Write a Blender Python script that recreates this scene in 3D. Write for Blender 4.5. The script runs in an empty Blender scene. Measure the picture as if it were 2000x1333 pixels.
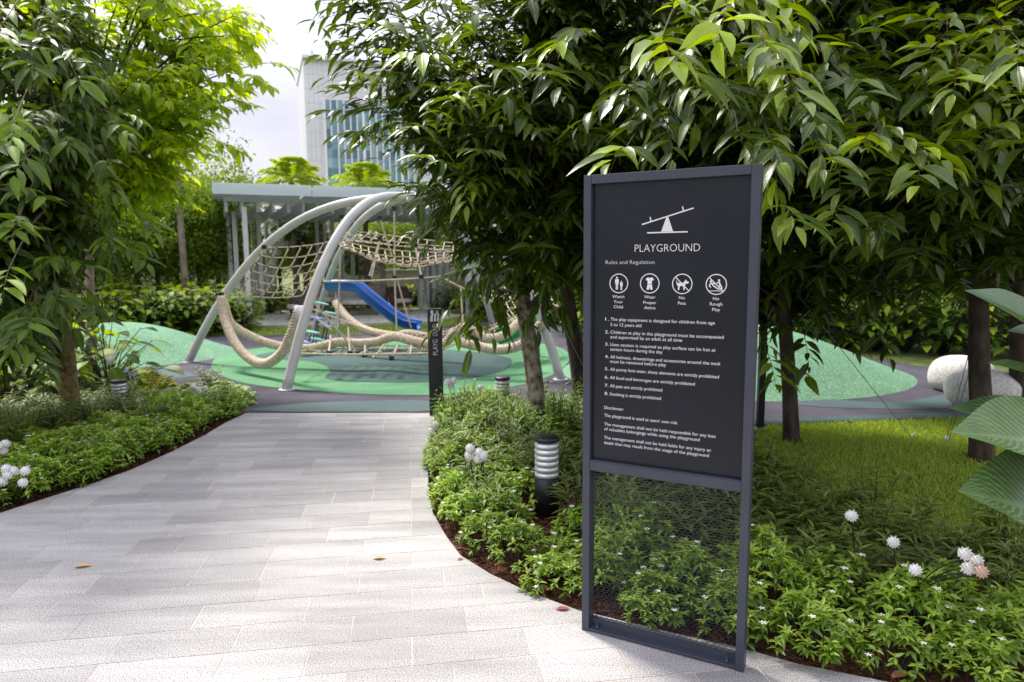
import bpy, bmesh, math, random
import numpy as np
from mathutils import Matrix, Vector
from mathutils.geometry import tessellate_polygon

random.seed(7); rng = np.random.default_rng(7)
S = bpy.context.scene
COL = S.collection
# ------------------------------------------------------------------ camera
F = 1333.0; H = 1.6; PITCH = math.radians(6.93); ROLL = 0.0081
fw = np.array([0, math.cos(PITCH), -math.sin(PITCH)]); _r = np.array([1., 0, 0]); _u = np.cross(_r, fw)
rt = _r*math.cos(ROLL) - _u*math.sin(ROLL); up = _u*math.cos(ROLL) + _r*math.sin(ROLL)
C0 = np.array([0, 0, H])
cd = bpy.data.cameras.new('camera'); cam = bpy.data.objects.new('camera', cd); COL.objects.link(cam)
cam.matrix_world = Matrix(((rt[0], up[0], -fw[0], 0), (rt[1], up[1], -fw[1], 0), (rt[2], up[2], -fw[2], H), (0, 0, 0, 1)))
cd.sensor_width = 36; cd.lens = 36*F/2000; cd.clip_end = 2000; cd.clip_start = 0.05
cd.dof.use_dof = True; cd.dof.focus_distance = 2.75; cd.dof.aperture_fstop = 3.5
S.camera = cam
# ------------------------------------------------------------------ sky and sun
SUN_EL, SUN_AZ = math.radians(52), math.radians(-40)      # azimuth measured from +Y towards +X
W = bpy.data.worlds.new('World'); S.world = W; W.use_nodes = True
nt = W.node_tree; nt.nodes.clear()
N_ = nt.nodes.new; L_ = nt.links.new
out = N_('ShaderNodeOutputWorld'); bg = N_('ShaderNodeBackground'); bg.inputs['Strength'].default_value = 0.1
sky = N_('ShaderNodeTexSky'); sky.sky_type = 'NISHITA'; sky.sun_disc = False
sky.sun_elevation = SUN_EL; sky.sun_rotation = SUN_AZ
tc = N_('ShaderNodeTexCoord'); mp = N_('ShaderNodeMapping'); mp.inputs['Scale'].default_value = (1, 1, 2.2)
nz = N_('ShaderNodeTexNoise'); nz.inputs['Scale'].default_value = 2.3; nz.inputs['Detail'].default_value = 6; nz.inputs['Roughness'].default_value = .55
cr = N_('ShaderNodeValToRGB'); cr.color_ramp.elements[0].position = .28; cr.color_ramp.elements[0].color = (.86, .86, .86, 1)
cr.color_ramp.elements[1].position = .62; cr.color_ramp.elements[1].color = (1, 1, 1, 1)
nz2 = N_('ShaderNodeTexNoise'); nz2.inputs['Scale'].default_value = 3.1; nz2.inputs['Detail'].default_value = 5
cc = N_('ShaderNodeValToRGB'); cc.color_ramp.elements[0].position = .35; cc.color_ramp.elements[0].color = (3.4, 3.4, 4.1, 1)
cc.color_ramp.elements[1].position = .7; cc.color_ramp.elements[1].color = (4.9, 4.85, 5.35, 1)
mx = N_('ShaderNodeMix'); mx.data_type = 'RGBA'
L_(tc.outputs['Generated'], mp.inputs['Vector']); L_(mp.outputs[0], nz.inputs['Vector']); L_(mp.outputs[0], nz2.inputs['Vector'])
L_(nz.outputs['Fac'], cr.inputs['Fac']); L_(nz2.outputs['Fac'], cc.inputs['Fac'])
L_(cr.outputs['Color'], mx.inputs[0]); L_(sky.outputs[0], mx.inputs[6]); L_(cc.outputs['Color'], mx.inputs[7])
sx_ = N_('ShaderNodeSeparateXYZ'); zr = N_('ShaderNodeMapRange'); zr.inputs[1].default_value = 0; zr.inputs[2].default_value = 1; zr.inputs[3].default_value = .92; zr.inputs[4].default_value = 2.7
vm_ = N_('ShaderNodeVectorMath'); vm_.operation = 'SCALE'      # an overcast sky is brightest overhead
L_(tc.outputs['Generated'], sx_.inputs[0]); L_(sx_.outputs['Z'], zr.inputs[0]); L_(mx.outputs[2], vm_.inputs[0]); L_(zr.outputs[0], vm_.inputs['Scale'])
L_(vm_.outputs[0], bg.inputs['Color']); L_(bg.outputs[0], out.inputs['Surface'])
sl = bpy.data.lights.new('sun', 'SUN'); sl.energy = 3.4; sl.angle = math.radians(11); sl.color = (1, .95, .87)
so = bpy.data.objects.new('sun', sl); COL.objects.link(so)
sd = Vector((math.sin(SUN_AZ)*math.cos(SUN_EL), math.cos(SUN_AZ)*math.cos(SUN_EL), math.sin(SUN_EL)))
so.rotation_euler = sd.to_track_quat('Z', 'Y').to_euler(); so.location = (-8, 12, 20)
S.view_settings.view_transform = 'Standard'; S.view_settings.look = 'None'; S.view_settings.gamma = 1
S.view_settings.exposure = 0.92
S.render.engine = 'CYCLES'
S.cycles.max_bounces = 6; S.cycles.diffuse_bounces = 3; S.cycles.glossy_bounces = 2; S.cycles.transmission_bounces = 4
S.cycles.use_denoising = True

# ------------------------------------------------------------------ helpers
def ray(x, y): return fw + rt*((x-1000)/F) + up*(-(y-666.5)/F)
def G(x, y, z=0.0):
    d = ray(x, y); return C0 + d*((z-H)/d[2])
def D(x, y, Y):
    d = ray(x, y); return C0 + d*(Y/d[1])
def proj(P):
    v = np.asarray(P) - C0; w = v@fw
    w = np.where(np.abs(w) < 1e-3, 1e-3, w)
    return 1000+F*(v@rt)/w, 666.5-F*(v@up)/w, w
def tag(o, label=None, cat=None, group=None, kind=None):
    if label: o['label'] = label
    if cat: o['category'] = cat
    if group: o['group'] = group
    if kind: o['kind'] = kind
    return o
def empty(name, loc, label=None, cat=None, group=None):
    o = bpy.data.objects.new(name, None); COL.objects.link(o); o.location = Vector([float(c) for c in loc])
    o.empty_display_size = .1
    return tag(o, label, cat, group)
def link(name, me, parent=None, world=True, mats=None):
    """me in world coordinates; parent only translated -> compensate"""
    o = bpy.data.objects.new(name, me); COL.objects.link(o)
    if mats:
        for m in (mats if isinstance(mats, (list, tuple)) else [mats]): me.materials.append(m)
    if parent:
        o.parent = parent
        if world: o.matrix_parent_inverse = Matrix.Translation(-wloc(parent))
    return o
def wloc(o):
    v = Vector(o.location)
    if o.parent: v = v + wloc(o.parent) + o.matrix_parent_inverse.translation
    return v
def copytree(o, parent=None):
    c = o.copy(); COL.objects.link(c)
    if parent: c.parent = parent
    for ch in list(o.children): copytree(ch, c)
    return c
class MB:
    def __init__(s): s.v = []; s.f = []; s.mi = []; s.sm = []
    def add(s, vs, fs, mi=0, smooth=False):
        n = len(s.v); s.v.extend([tuple(float(c) for c in v) for v in vs])
        for f in fs: s.f.append(tuple(i+n for i in f)); s.mi.append(mi); s.sm.append(smooth)
    def box(s, c, d, ax=None, mi=0):
        """centre c, half sizes d, axes ax (3x3 rows)"""
        ax = np.eye(3) if ax is None else np.asarray(ax, float); c = np.asarray(c, float)
        vs = [c + ax[0]*d[0]*i + ax[1]*d[1]*j + ax[2]*d[2]*k for i in (-1, 1) for j in (-1, 1) for k in (-1, 1)]
        s.add(vs, [(0,1,3,2), (4,6,7,5), (0,4,5,1), (2,3,7,6), (0,2,6,4), (1,5,7,3)], mi)
    def tube(s, pts, r, n=8, mi=0, cap=True, smooth=True):
        pts = [np.asarray(p, float) for p in pts]; m = len(pts)
        rr = [r]*m if np.isscalar(r) else list(r)
        vs = []; fs = []; prev = None
        for i in range(m):
            t = pts[min(i+1, m-1)] - pts[max(i-1, 0)]; t = t/(np.linalg.norm(t)+1e-9)
            if prev is None:
                a = np.array([0, 0, 1.]) if abs(t[2]) < .9 else np.array([1., 0, 0])
                prev = np.cross(t, a); prev /= np.linalg.norm(prev)
            else:
                prev = prev - t*(prev@t); prev /= (np.linalg.norm(prev)+1e-9)
            b = np.cross(t, prev)
            for k in range(n):
                a = 2*math.pi*k/n; vs.append(pts[i] + rr[i]*(math.cos(a)*prev + math.sin(a)*b))
        for i in range(m-1):
            for k in range(n):
                fs.append((i*n+k, i*n+(k+1) % n, (i+1)*n+(k+1) % n, (i+1)*n+k))
        s.add(vs, fs, mi, smooth)
        if cap:
            n0 = len(s.v) - m*n
            s.f.append(tuple(n0+k for k in range(n))[::-1]); s.mi.append(mi); s.sm.append(False)
            s.f.append(tuple(n0+(m-1)*n+k for k in range(n))); s.mi.append(mi); s.sm.append(False)
    def lathe(s, c, prof, n=20, mi=0, smooth=True):
        vs = []; fs = []
        for r, z in prof:
            for k in range(n):
                a = 2*math.pi*k/n; vs.append((c[0]+r*math.cos(a), c[1]+r*math.sin(a), c[2]+z))
        for i in range(len(prof)-1):
            for k in range(n): fs.append((i*n+k, i*n+(k+1) % n, (i+1)*n+(k+1) % n, (i+1)*n+k))
        fs.append(tuple(range(n))[::-1]); fs.append(tuple((len(prof)-1)*n+k for k in range(n)))
        s.add(vs, fs, mi, smooth)
    def mesh(s, name):
        me = bpy.data.meshes.new(name); me.from_pydata(s.v, [], s.f)
        me.polygons.foreach_set('material_index', s.mi); me.polygons.foreach_set('use_smooth', s.sm); me.update()
        return me
    def build(s, name, mats, parent=None, world=True):
        return link(name, s.mesh(name), parent, world, mats)
def bevel(o, w=.004, seg=2):
    m = o.modifiers.new('bevel', 'BEVEL'); m.width = w; m.segments = seg; m.limit_method = 'ANGLE'; return o
def catmull(pts, k=6):
    P = [np.asarray(p, float) for p in pts]; P = [2*P[0]-P[1]] + P + [2*P[-1]-P[-2]]
    o = []
    for i in range(1, len(P)-2):
        for j in range(k):
            t = j/k
            o.append(.5*((2*P[i]) + (-P[i-1]+P[i+1])*t + (2*P[i-1]-5*P[i]+4*P[i+1]-P[i+2])*t*t + (-P[i-1]+3*P[i]-3*P[i+1]+P[i+2])*t**3))
    o.append(P[-2]); return o
def sheet(name, poly, z, mat, kind='structure', parent=None):
    pts = [Vector((float(p[0]), float(p[1]), 0)) for p in poly]
    tris = tessellate_polygon([pts])
    fs = []
    for t in tris:
        a, b, c = [pts[i] for i in t]
        fs.append(t if (b-a).cross(c-a).z > 0 else t[::-1])
    me = bpy.data.meshes.new(name); me.from_pydata([(p.x, p.y, z) for p in pts], [], fs); me.update()
    o = link(name, me, parent, True, mat)
    if kind: o['kind'] = kind
    return o

# ------------------------------------------------------------------ materials
def newmat(name):
    m = bpy.data.materials.new(name); m.use_nodes = True
    nt = m.node_tree; b = nt.nodes['Principled BSDF']; return m, nt, b
def mat(name, col, rough=.6, metal=0, var=.15, scale=8, bump=0, bscale=60, col2=None, spec=.5, detail=4, stretch=None, wear=0., wscale=1.7):
    m, nt, b = newmat(name); N = nt.nodes.new; L = nt.links.new
    b.inputs['Roughness'].default_value = rough; b.inputs['Metallic'].default_value = metal
    b.inputs['Specular IOR Level'].default_value = spec
    tc = N('ShaderNodeTexCoord'); mp = N('ShaderNodeMapping')
    if stretch: mp.inputs['Scale'].default_value = stretch
    g = N('ShaderNodeNewGeometry'); L(g.outputs['Position'], mp.inputs['Vector'])
    n = N('ShaderNodeTexNoise'); n.inputs['Scale'].default_value = scale; n.inputs['Detail'].default_value = detail
    L(mp.outputs[0], n.inputs['Vector'])
    r = N('ShaderNodeValToRGB'); r.color_ramp.elements[0].position = .32; r.color_ramp.elements[1].position = .68
    c1 = [max(0, c*(1-var)) for c in col]; c2 = [min(1, c*(1+var)) for c in (col2 or col)]
    r.color_ramp.elements[0].color = (*c1, 1); r.color_ramp.elements[1].color = (*c2, 1)
    L(n.outputs['Fac'], r.inputs['Fac']); src = r.outputs['Color']
    if wear:
        nw = N('ShaderNodeTexNoise'); nw.inputs['Scale'].default_value = wscale; nw.inputs['Detail'].default_value = 7; nw.inputs['Roughness'].default_value = .65
        L(mp.outputs[0], nw.inputs['Vector']); mw = N('ShaderNodeMapRange'); mw.inputs[1].default_value = .3; mw.inputs[2].default_value = .7; mw.inputs[3].default_value = 1-wear; mw.inputs[4].default_value = 1+wear
        L(nw.outputs['Fac'], mw.inputs[0]); hw = N('ShaderNodeHueSaturation'); L(mw.outputs[0], hw.inputs['Value']); L(src, hw.inputs['Color']); src = hw.outputs[0]
    L(src, b.inputs['Base Color'])
    if bump:
        n2 = N('ShaderNodeTexNoise'); n2.inputs['Scale'].default_value = bscale; n2.inputs['Detail'].default_value = 5
        L(mp.outputs[0], n2.inputs['Vector'])
        bp = N('ShaderNodeBump'); bp.inputs['Strength'].default_value = bump; bp.inputs['Distance'].default_value = .01
        L(n2.outputs['Fac'], bp.inputs['Height']); L(bp.outputs[0], b.inputs['Normal'])
    return m
def leafmat(name, dark, mid, young, rough=.38, trans=.35, tip=False, spec=.5, stripes=0):
    m, nt, b = newmat(name); N = nt.nodes.new; L = nt.links.new
    at = N('ShaderNodeAttribute'); at.attribute_name = 'leaf'
    sp = N('ShaderNodeSeparateColor'); L(at.outputs['Color'], sp.inputs[0])
    r = N('ShaderNodeValToRGB'); e = r.color_ramp.elements
    e[0].position = 0; e[0].color = (*dark, 1); e[1].position = 1; e[1].color = (*young, 1)
    k = e.new(.5); k.color = (*mid, 1)
    L(sp.outputs[0], r.inputs['Fac'])
    # midrib : |lu-.5| small
    a = N('ShaderNodeMath'); a.operation = 'SUBTRACT'; a.inputs[1].default_value = .5; L(sp.outputs[1], a.inputs[0])
    ab = N('ShaderNodeMath'); ab.operation = 'ABSOLUTE'; L(a.outputs[0], ab.inputs[0])
    lt = N('ShaderNodeMapRange'); lt.inputs[1].default_value = .02; lt.inputs[2].default_value = .07; lt.inputs[3].default_value = .5; lt.inputs[4].default_value = 0
    L(ab.outputs[0], lt.inputs[0])
    # side veins
    mu = N('ShaderNodeMath'); mu.operation = 'MULTIPLY_ADD'; mu.inputs[1].default_value = 70 if not stripes else 120
    mu2 = N('ShaderNodeMath'); mu2.operation = 'MULTIPLY'; mu2.inputs[1].default_value = -28 if not stripes else -70
    L(ab.outputs[0], mu2.inputs[0]); L(sp.outputs[2], mu.inputs[0]); L(mu2.outputs[0], mu.inputs[2])
    si = N('ShaderNodeMath'); si.operation = 'SINE'; L(mu.outputs[0], si.inputs[0])
    vr = N('ShaderNodeMapRange'); vr.inputs[1].default_value = .3 if not stripes else -.3; vr.inputs[2].default_value = 1; vr.inputs[3].default_value = 0; vr.inputs[4].default_value = .14 if not stripes else stripes
    L(si.outputs[0], vr.inputs[0])
    ad = N('ShaderNodeMath'); ad.operation = 'MAXIMUM'; L(lt.outputs[0], ad.inputs[0]); L(vr.outputs[0], ad.inputs[1])
    mx = N('ShaderNodeMix'); mx.data_type = 'RGBA'; L(ad.outputs[0], mx.inputs[0]); L(r.outputs['Color'], mx.inputs[6])
    mx.inputs[7].default_value = (young[0]*1.2, young[1]*1.15, young[2]*1.6, 1) if not stripes else (.20, .30, .15, 1)
    src = mx.outputs[2]
    ns = N('ShaderNodeTexNoise'); ns.inputs['Scale'].default_value = 14; g = N('ShaderNodeNewGeometry'); L(g.outputs['Position'], ns.inputs['Vector'])
    hs = N('ShaderNodeHueSaturation'); vm = N('ShaderNodeMapRange'); vm.inputs[3].default_value = .7; vm.inputs[4].default_value = 1.3
    L(ns.outputs['Fac'], vm.inputs[0]); oi = N('ShaderNodeObjectInfo'); om = N('ShaderNodeMapRange'); om.inputs[3].default_value = .78; om.inputs[4].default_value = 1.22; L(oi.outputs['Random'], om.inputs[0]); mm_ = N('ShaderNodeMath'); mm_.operation = 'MULTIPLY'; L(vm.outputs[0], mm_.inputs[0]); L(om.outputs[0], mm_.inputs[1]); L(mm_.outputs[0], hs.inputs['Value']); L(src, hs.inputs['Color']); src = hs.outputs[0]
    if tip:
        gt = N('ShaderNodeMapRange'); gt.inputs[1].default_value = .86; gt.inputs[2].default_value = .97; gt.inputs[3].default_value = 0; gt.inputs[4].default_value = .85
        L(sp.outputs[2], gt.inputs[0]); m2 = N('ShaderNodeMix'); m2.data_type = 'RGBA'; L(gt.outputs[0], m2.inputs[0]); L(src, m2.inputs[6])
        m2.inputs[7].default_value = (.22, .15, .06, 1); src = m2.outputs[2]
    L(src, b.inputs['Base Color']); b.inputs['Roughness'].default_value = rough; b.inputs['Specular IOR Level'].default_value = spec
    bp = N('ShaderNodeBump'); bp.inputs['Strength'].default_value = .35; bp.inputs['Distance'].default_value = .004; L(ad.outputs[0], bp.inputs['Height']); L(bp.outputs[0], b.inputs['Normal'])
    tr = N('ShaderNodeBsdfTranslucent'); h2 = N('ShaderNodeHueSaturation'); h2.inputs['Hue'].default_value = .485; h2.inputs['Value'].default_value = 1.9; h2.inputs['Saturation'].default_value = 1.1
    L(src, h2.inputs['Color']); L(h2.outputs[0], tr.inputs['Color'])
    ms = N('ShaderNodeMixShader'); ms.inputs[0].default_value = trans
    L(b.outputs[0], ms.inputs[1]); L(tr.outputs[0], ms.inputs[2]); L(ms.outputs[0], nt.nodes['Material Output'].inputs['Surface'])
    return m
M = {}
M['frame'] = mat('slate_powder_coat', (.042, .048, .068), .42, var=.08, bump=.04, bscale=400)
M['panel'] = mat('charcoal_sign_panel', wear=.25, wscale=4, col=(.008, .0105, .017), rough=.3, var=.1, scale=3, spec=.35)
M['print'] = mat('white_print', (.72, .71, .73), .6, var=.03)
M['black'] = mat('black_powder_coat', (.012, .012, .015), .4, var=.15)
M['arch'] = mat('pale_grey_painted_steel', (.5, .49, .47), .45, var=.1, scale=3, bump=.03, bscale=30)
M['rope'] = mat('beige_rope', (.56, .45, .32), .85, var=.15, scale=25, bump=.5, bscale=250, col2=(.66, .55, .42))
M['knot'] = mat('black_rope_connector', (.015, .016, .02), .45)
M['blue'] = mat('blue_slide_plastic', (.006, .09, .38), .3, var=.1, scale=2)
M['green'] = mat('green_slide_plastic', (.0, .2, .07), .35, var=.1)
M['mint'] = mat('mint_disc', (.2, .5, .42), .4); M['lilac'] = mat('pale_blue_disc', (.25, .33, .7), .4)
M['rubber'] = mat(wear=.16, name='grey_wet_pour_rubber', col=(.060, .058, .068), rough=.9, spec=.2, var=.25, scale=1.1, bump=.5, bscale=220, col2=(.078, .07, .094))
M['teal'] = mat(wear=.16, name='teal_rubber', col=(.05, .085, .092), rough=.85, var=.2, scale=120, bump=.5, bscale=220, col2=(.055, .095, .095))
M['dteal'] = mat(wear=.16, name='dark_teal_rubber', col=(.034, .082, .075), rough=.85, var=.3, scale=120, bump=.5, bscale=220)
M['lgreen'] = mat(wear=.16, name='light_green_rubber', col=(.09, .225, .11), rough=.9, var=.3, scale=130, bump=.6, bscale=220, col2=(.12, .285, .145), spec=.2)
M['mound'] = mat(wear=.16, name='mint_green_rubber', col=(.085, .20, .11), rough=.9, var=.5, scale=70, bump=.6, bscale=200, col2=(.17, .32, .2), spec=.2)
M['soil'] = mat('red_brown_mulch', (.045, .02, .01), .95, var=.5, scale=26, bump=1, bscale=70, col2=(.13, .052, .024))
M['fibre'] = mat('mulch_fibre', (.10, .042, .02), .95, var=.5, scale=30, col2=(.2, .09, .045))
M['earth'] = mat('lawn_earth', (.09, .12, .02), .95, var=.4, scale=6, col2=(.1, .13, .022))
M['grout'] = mat('cream_joint', (.45, .40, .32), .9, var=.3, scale=3)
M['deck'] = mat('pale_deck_paving', (.42, .40, .39), .8, var=.1, scale=4)
M['steel'] = mat('grey_pergola_steel', (.55, .56, .58), .45, var=.08)
M['wall'] = mat('beige_wall', (.38, .35, .31), .85, var=.1, scale=2)
M['wicker'] = mat('brown_wicker', (.06, .042, .035), .8, var=.5, scale=60, bump=1, bscale=90)
M['cush'] = mat('pale_cushion', (.5, .45, .43), .9, var=.15, scale=10)
M['cush2'] = mat('dusty_pink_cushion', (.42, .31, .28), .9, var=.3, scale=14)
M['silver'] = mat('brushed_louvre', (.75, .75, .77), .3, metal=.45, var=.1)
M['bark'] = mat('mottled_bark', (.08, .06, .035), .95, var=.4, scale=22, bump=1.0, bscale=30, col2=(.30, .26, .20), detail=8, stretch=(1, 1, .7))
M['bark2'] = mat('green_brown_bark', (.10, .07, .03), .95, var=.4, scale=18, bump=.9, bscale=30, col2=(.17, .13, .05), detail=8)
M['darkbark'] = mat('dark_bark', (.028, .02, .014), .95, var=.4, scale=14, bump=1, bscale=30, col2=(.06, .045, .03), detail=8, stretch=(1, 1, .35))
M['palebark'] = mat('pale_bark', (.26, .21, .17), .9, var=.3, scale=6, bump=.6, bscale=20)
M['twig'] = mat('green_brown_twig', (.06, .045, .02), .9)
M['stem'] = mat('dark_stem', (.03, .03, .015), .7)
M['flower'] = mat('white_petal', (.8, .79, .77), .7, var=.05)
M['peach'] = mat('faded_petal', (.7, .5, .4), .7, var=.1)
M['redstain'] = mat('red_stain', (.3, .05, .05), .8)
M['amber'] = mat('fallen_leaf_amber', (.5, .3, .09), .7)
M['tan'] = mat('fallen_leaf_brown', (.26, .12, .05), .8)
M['clad'] = mat('pale_grey_cladding', (.7, .69, .73), .5, var=.05, scale=.1)
M['whitefin'] = mat('white_fin', (.75, .75, .78), .5, var=.02)
M['cable'] = mat('grey_cable', (.25, .26, .26), .4)
# leaf palettes
M['L_main'] = leafmat('glossy_dark_leaf', (.011, .030, .004), (.042, .088, .008), (.26, .37, .014), .33, .30, spec=.45)
M['L_left'] = leafmat('matt_dark_leaf', (.020, .045, .008), (.052, .10, .012), (.15, .25, .02), .5, .3, spec=.28, tip=True)
M['L_lime'] = leafmat('lime_leaf', (.09, .16, .012), (.18, .28, .02), (.34, .42, .035), .5, .52, spec=.3)
M['L_far'] = leafmat('far_leaf', (.045, .085, .012), (.105, .18, .02), (.25, .35, .03), .55, .4, spec=.3)
M['L_shrub'] = leafmat('bright_shrub_leaf', (.055, .125, .012), (.13, .25, .018), (.33, .45, .06), .33, .32, spec=.5)
M['L_lance'] = leafmat('grey_green_lance_leaf', (.045, .08, .018), (.11, .17, .035), (.25, .32, .07), .42, .34)
M['L_broad'] = leafmat('broad_striped_leaf', (.018, .055, .01), (.04, .10, .02), (.08, .15, .03), .3, .22, stripes=.5)
M['L_round'] = leafmat('broad_green_leaf', (.04, .09, .01), (.10, .19, .014), (.24, .34, .02), .5, .38, spec=.25)
M['L_palm'] = leafmat('palm_leaf', (.10, .2, .012), (.2, .3, .02), (.32, .4, .03), .45, .4)
M['L_yel'] = leafmat('yellow_shrub_leaf', (.2, .28, .01), (.38, .42, .015), (.5, .5, .02), .5, .4)
M['L_grass'] = leafmat('grass_blade', (.13, .20, .02), (.23, .34, .04), (.38, .46, .08), .5, .4)
# granite
m, nt, b = newmat('speckled_granite'); N = nt.nodes.new; L = nt.links.new
g = N('ShaderNodeNewGeometry'); oi = N('ShaderNodeObjectInfo')
v = N('ShaderNodeTexNoise'); v.inputs['Scale'].default_value = 190; v.inputs['Detail'].default_value = 3; v.inputs['Roughness'].default_value = .7; L(g.outputs['Position'], v.inputs['Vector'])
vr = N('ShaderNodeValToRGB'); e = vr.color_ramp.elements; e[0].position = .36; e[0].color = (.10, .097, .098, 1); e[1].position = .62; e[1].color = (.53, .505, .48, 1)
k = e.new(.5); k.color = (.345, .333, .325, 1); L(v.outputs['Fac'], vr.inputs['Fac'])
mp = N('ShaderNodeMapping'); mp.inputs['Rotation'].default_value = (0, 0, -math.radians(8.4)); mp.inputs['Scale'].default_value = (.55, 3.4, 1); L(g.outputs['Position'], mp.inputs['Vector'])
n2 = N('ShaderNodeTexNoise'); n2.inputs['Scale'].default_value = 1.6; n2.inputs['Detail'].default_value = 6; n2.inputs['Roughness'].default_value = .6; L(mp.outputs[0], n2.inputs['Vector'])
mr = N('ShaderNodeMapRange'); mr.inputs[1].default_value = .3; mr.inputs[2].default_value = .7; mr.inputs[3].default_value = .70; mr.inputs[4].default_value = 1.2; L(n2.outputs['Fac'], mr.inputs[0])  # row streaks put soft shadow stripes, with stone stains, into the granite colour
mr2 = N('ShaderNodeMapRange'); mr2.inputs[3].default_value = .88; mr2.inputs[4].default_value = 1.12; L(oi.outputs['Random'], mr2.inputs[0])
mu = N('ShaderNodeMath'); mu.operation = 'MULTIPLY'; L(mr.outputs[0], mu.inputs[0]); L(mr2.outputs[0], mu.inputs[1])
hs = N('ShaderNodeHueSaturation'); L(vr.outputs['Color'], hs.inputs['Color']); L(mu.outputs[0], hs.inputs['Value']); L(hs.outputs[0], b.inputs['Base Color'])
b.inputs['Roughness'].default_value = .85
bp = N('ShaderNodeBump'); bp.inputs['Strength'].default_value = .35; bp.inputs['Distance'].default_value = .002; L(v.outputs['Fac'], bp.inputs['Height']); L(bp.outputs[0], b.inputs['Normal'])
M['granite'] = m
# boulder
M['boulder'] = mat('white_speckled_granite', (.55, .52, .50), .8, var=.22, scale=45, bump=.5, bscale=80, col2=(.62, .59, .57), detail=6)
# glass
def glassmat(name, col, rough=.08):
    m, nt, b = newmat(name); b.inputs['Base Color'].default_value = (*col, 1); b.inputs['Roughness'].default_value = rough; b.inputs['Metallic'].default_value = .0
    b.inputs['Specular IOR Level'].default_value = .9; b.inputs['Coat Weight'].default_value = .6; return m
TG = [glassmat('teal_tower_glass', (.16, .36, .42)), glassmat('pale_tower_glass', (.30, .50, .53)), glassmat('dark_tower_glass', (.07, .19, .26))]
m, nt, b = newmat('roof_glass'); b.inputs['Base Color'].default_value = (.72, .8, .82, 1); b.inputs['Roughness'].default_value = .3; b.inputs['Transmission Weight'].default_value = .35
M['roofglass'] = m

# ------------------------------------------------------------------ foliage engine
def leafbase(width=.3, nseg=4, droop=.25, fold=.06, wave=0., fat=.8, sharp=1.0):
    """unit length leaf along +Y, normal +Z. returns verts, tris, lu, lv"""
    vs = [(0, 0, 0)]; lu = [.5]; lv = [0]
    rows = []
    for i in range(1, nseg):
        t = i/nseg; w = width/2*(math.sin(math.pi*t**fat))**sharp
        z = -droop*t*t; y = t*(1-.25*droop*t)
        b = len(vs); wv = wave*math.sin(t*17)
        vs += [(-w, y, z+fold*w/width*2+wv), (0, y, z), (w, y, z+fold*w/width*2-wv)]
        lu += [0, .5, 1]; lv += [t]*3; rows.append((b, b+1, b+2))
    vs.append((0, 1-.25*droop, -droop)); lu.append(.5); lv.append(1); e = len(vs)-1
    fs = [(0, rows[0][1], rows[0][0]), (0, rows[0][2], rows[0][1])]
    for a, c in zip(rows, rows[1:]):
        fs += [(a[0], a[1], c[1]), (a[0], c[1], c[0]), (a[1], a[2], c[2]), (a[1], c[2], c[1])]
    r = rows[-1]; fs += [(r[0], r[1], e), (r[1], r[2], e)]
    return np.array(vs), np.array(fs), np.array(lu), np.array(lv)
def leafquad(width=.45, droop=.15):
    vs = np.array([(0, 0, 0), (-width/2, .5, .04), (0, 1, -droop), (width/2, .5, .04)]); fs = np.array([(0, 2, 1), (0, 3, 2)])
    return vs, fs, np.array([.5, 0, .5, 1]), np.array([0, .5, 1, .5])
def frames(dirs, ups, pos, size):
    d = dirs/np.linalg.norm(dirs, axis=1, keepdims=True)
    u = ups - d*np.sum(ups*d, axis=1, keepdims=True); u /= (np.linalg.norm(u, axis=1, keepdims=True)+1e-9)
    x = np.cross(d, u)
    m = np.zeros((len(d), 3, 4)); s = size[:, None]
    m[:, :, 0] = x*s; m[:, :, 1] = d*s; m[:, :, 2] = u*s; m[:, :, 3] = pos
    return m
def mesh_np(name, V, T, smooth=True, attr=None):
    me = bpy.data.meshes.new(name); nv, nf = len(V), len(T)
    me.vertices.add(nv); me.vertices.foreach_set('co', V.astype(np.float32).ravel())
    me.loops.add(nf*3); me.loops.foreach_set('vertex_index', T.astype(np.int32).ravel())
    me.polygons.add(nf); me.polygons.foreach_set('loop_start', np.arange(0, nf*3, 3, dtype=np.int32))
    me.polygons.foreach_set('use_smooth', np.full(nf, smooth)); 
    if attr is not None:
        a = me.attributes.new('leaf', 'FLOAT_COLOR', 'POINT'); a.data.foreach_set('color', attr.astype(np.float32).ravel())
    me.update(calc_edges=True); me.validate(); return me
def bake(name, mats, tone, variants, vidx):
    Vs, Ts, As = [], [], []; off = 0
    for k, (bv, bf, lu, lv) in enumerate(variants):
        sel = vidx == k; m = mats[sel]; n = len(m)
        if not n: continue
        V = np.einsum('nij,vj->nvi', m[:, :, :3], bv) + m[:, None, :, 3]
        nv = len(bv); T = bf[None] + (np.arange(n)*nv)[:, None, None] + off
        A = np.ones((n, nv, 4)); A[:, :, 0] = tone[sel][:, None]; A[:, :, 1] = lu; A[:, :, 2] = lv
        Vs.append(V.reshape(-1, 3)); Ts.append(T.reshape(-1, 3)); As.append(A.reshape(-1, 4)); off += n*nv
    return mesh_np(name, np.concatenate(Vs), np.concatenate(Ts), True, np.concatenate(As))
def variants(width, nseg, n=4, fat=.8, sharp=1., wave=0.):
    return [leafbase(width*random.uniform(.8, 1.2), nseg, random.uniform(.1, .42), random.uniform(.03, .12), wave, fat, sharp) for _ in range(n)]
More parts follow.
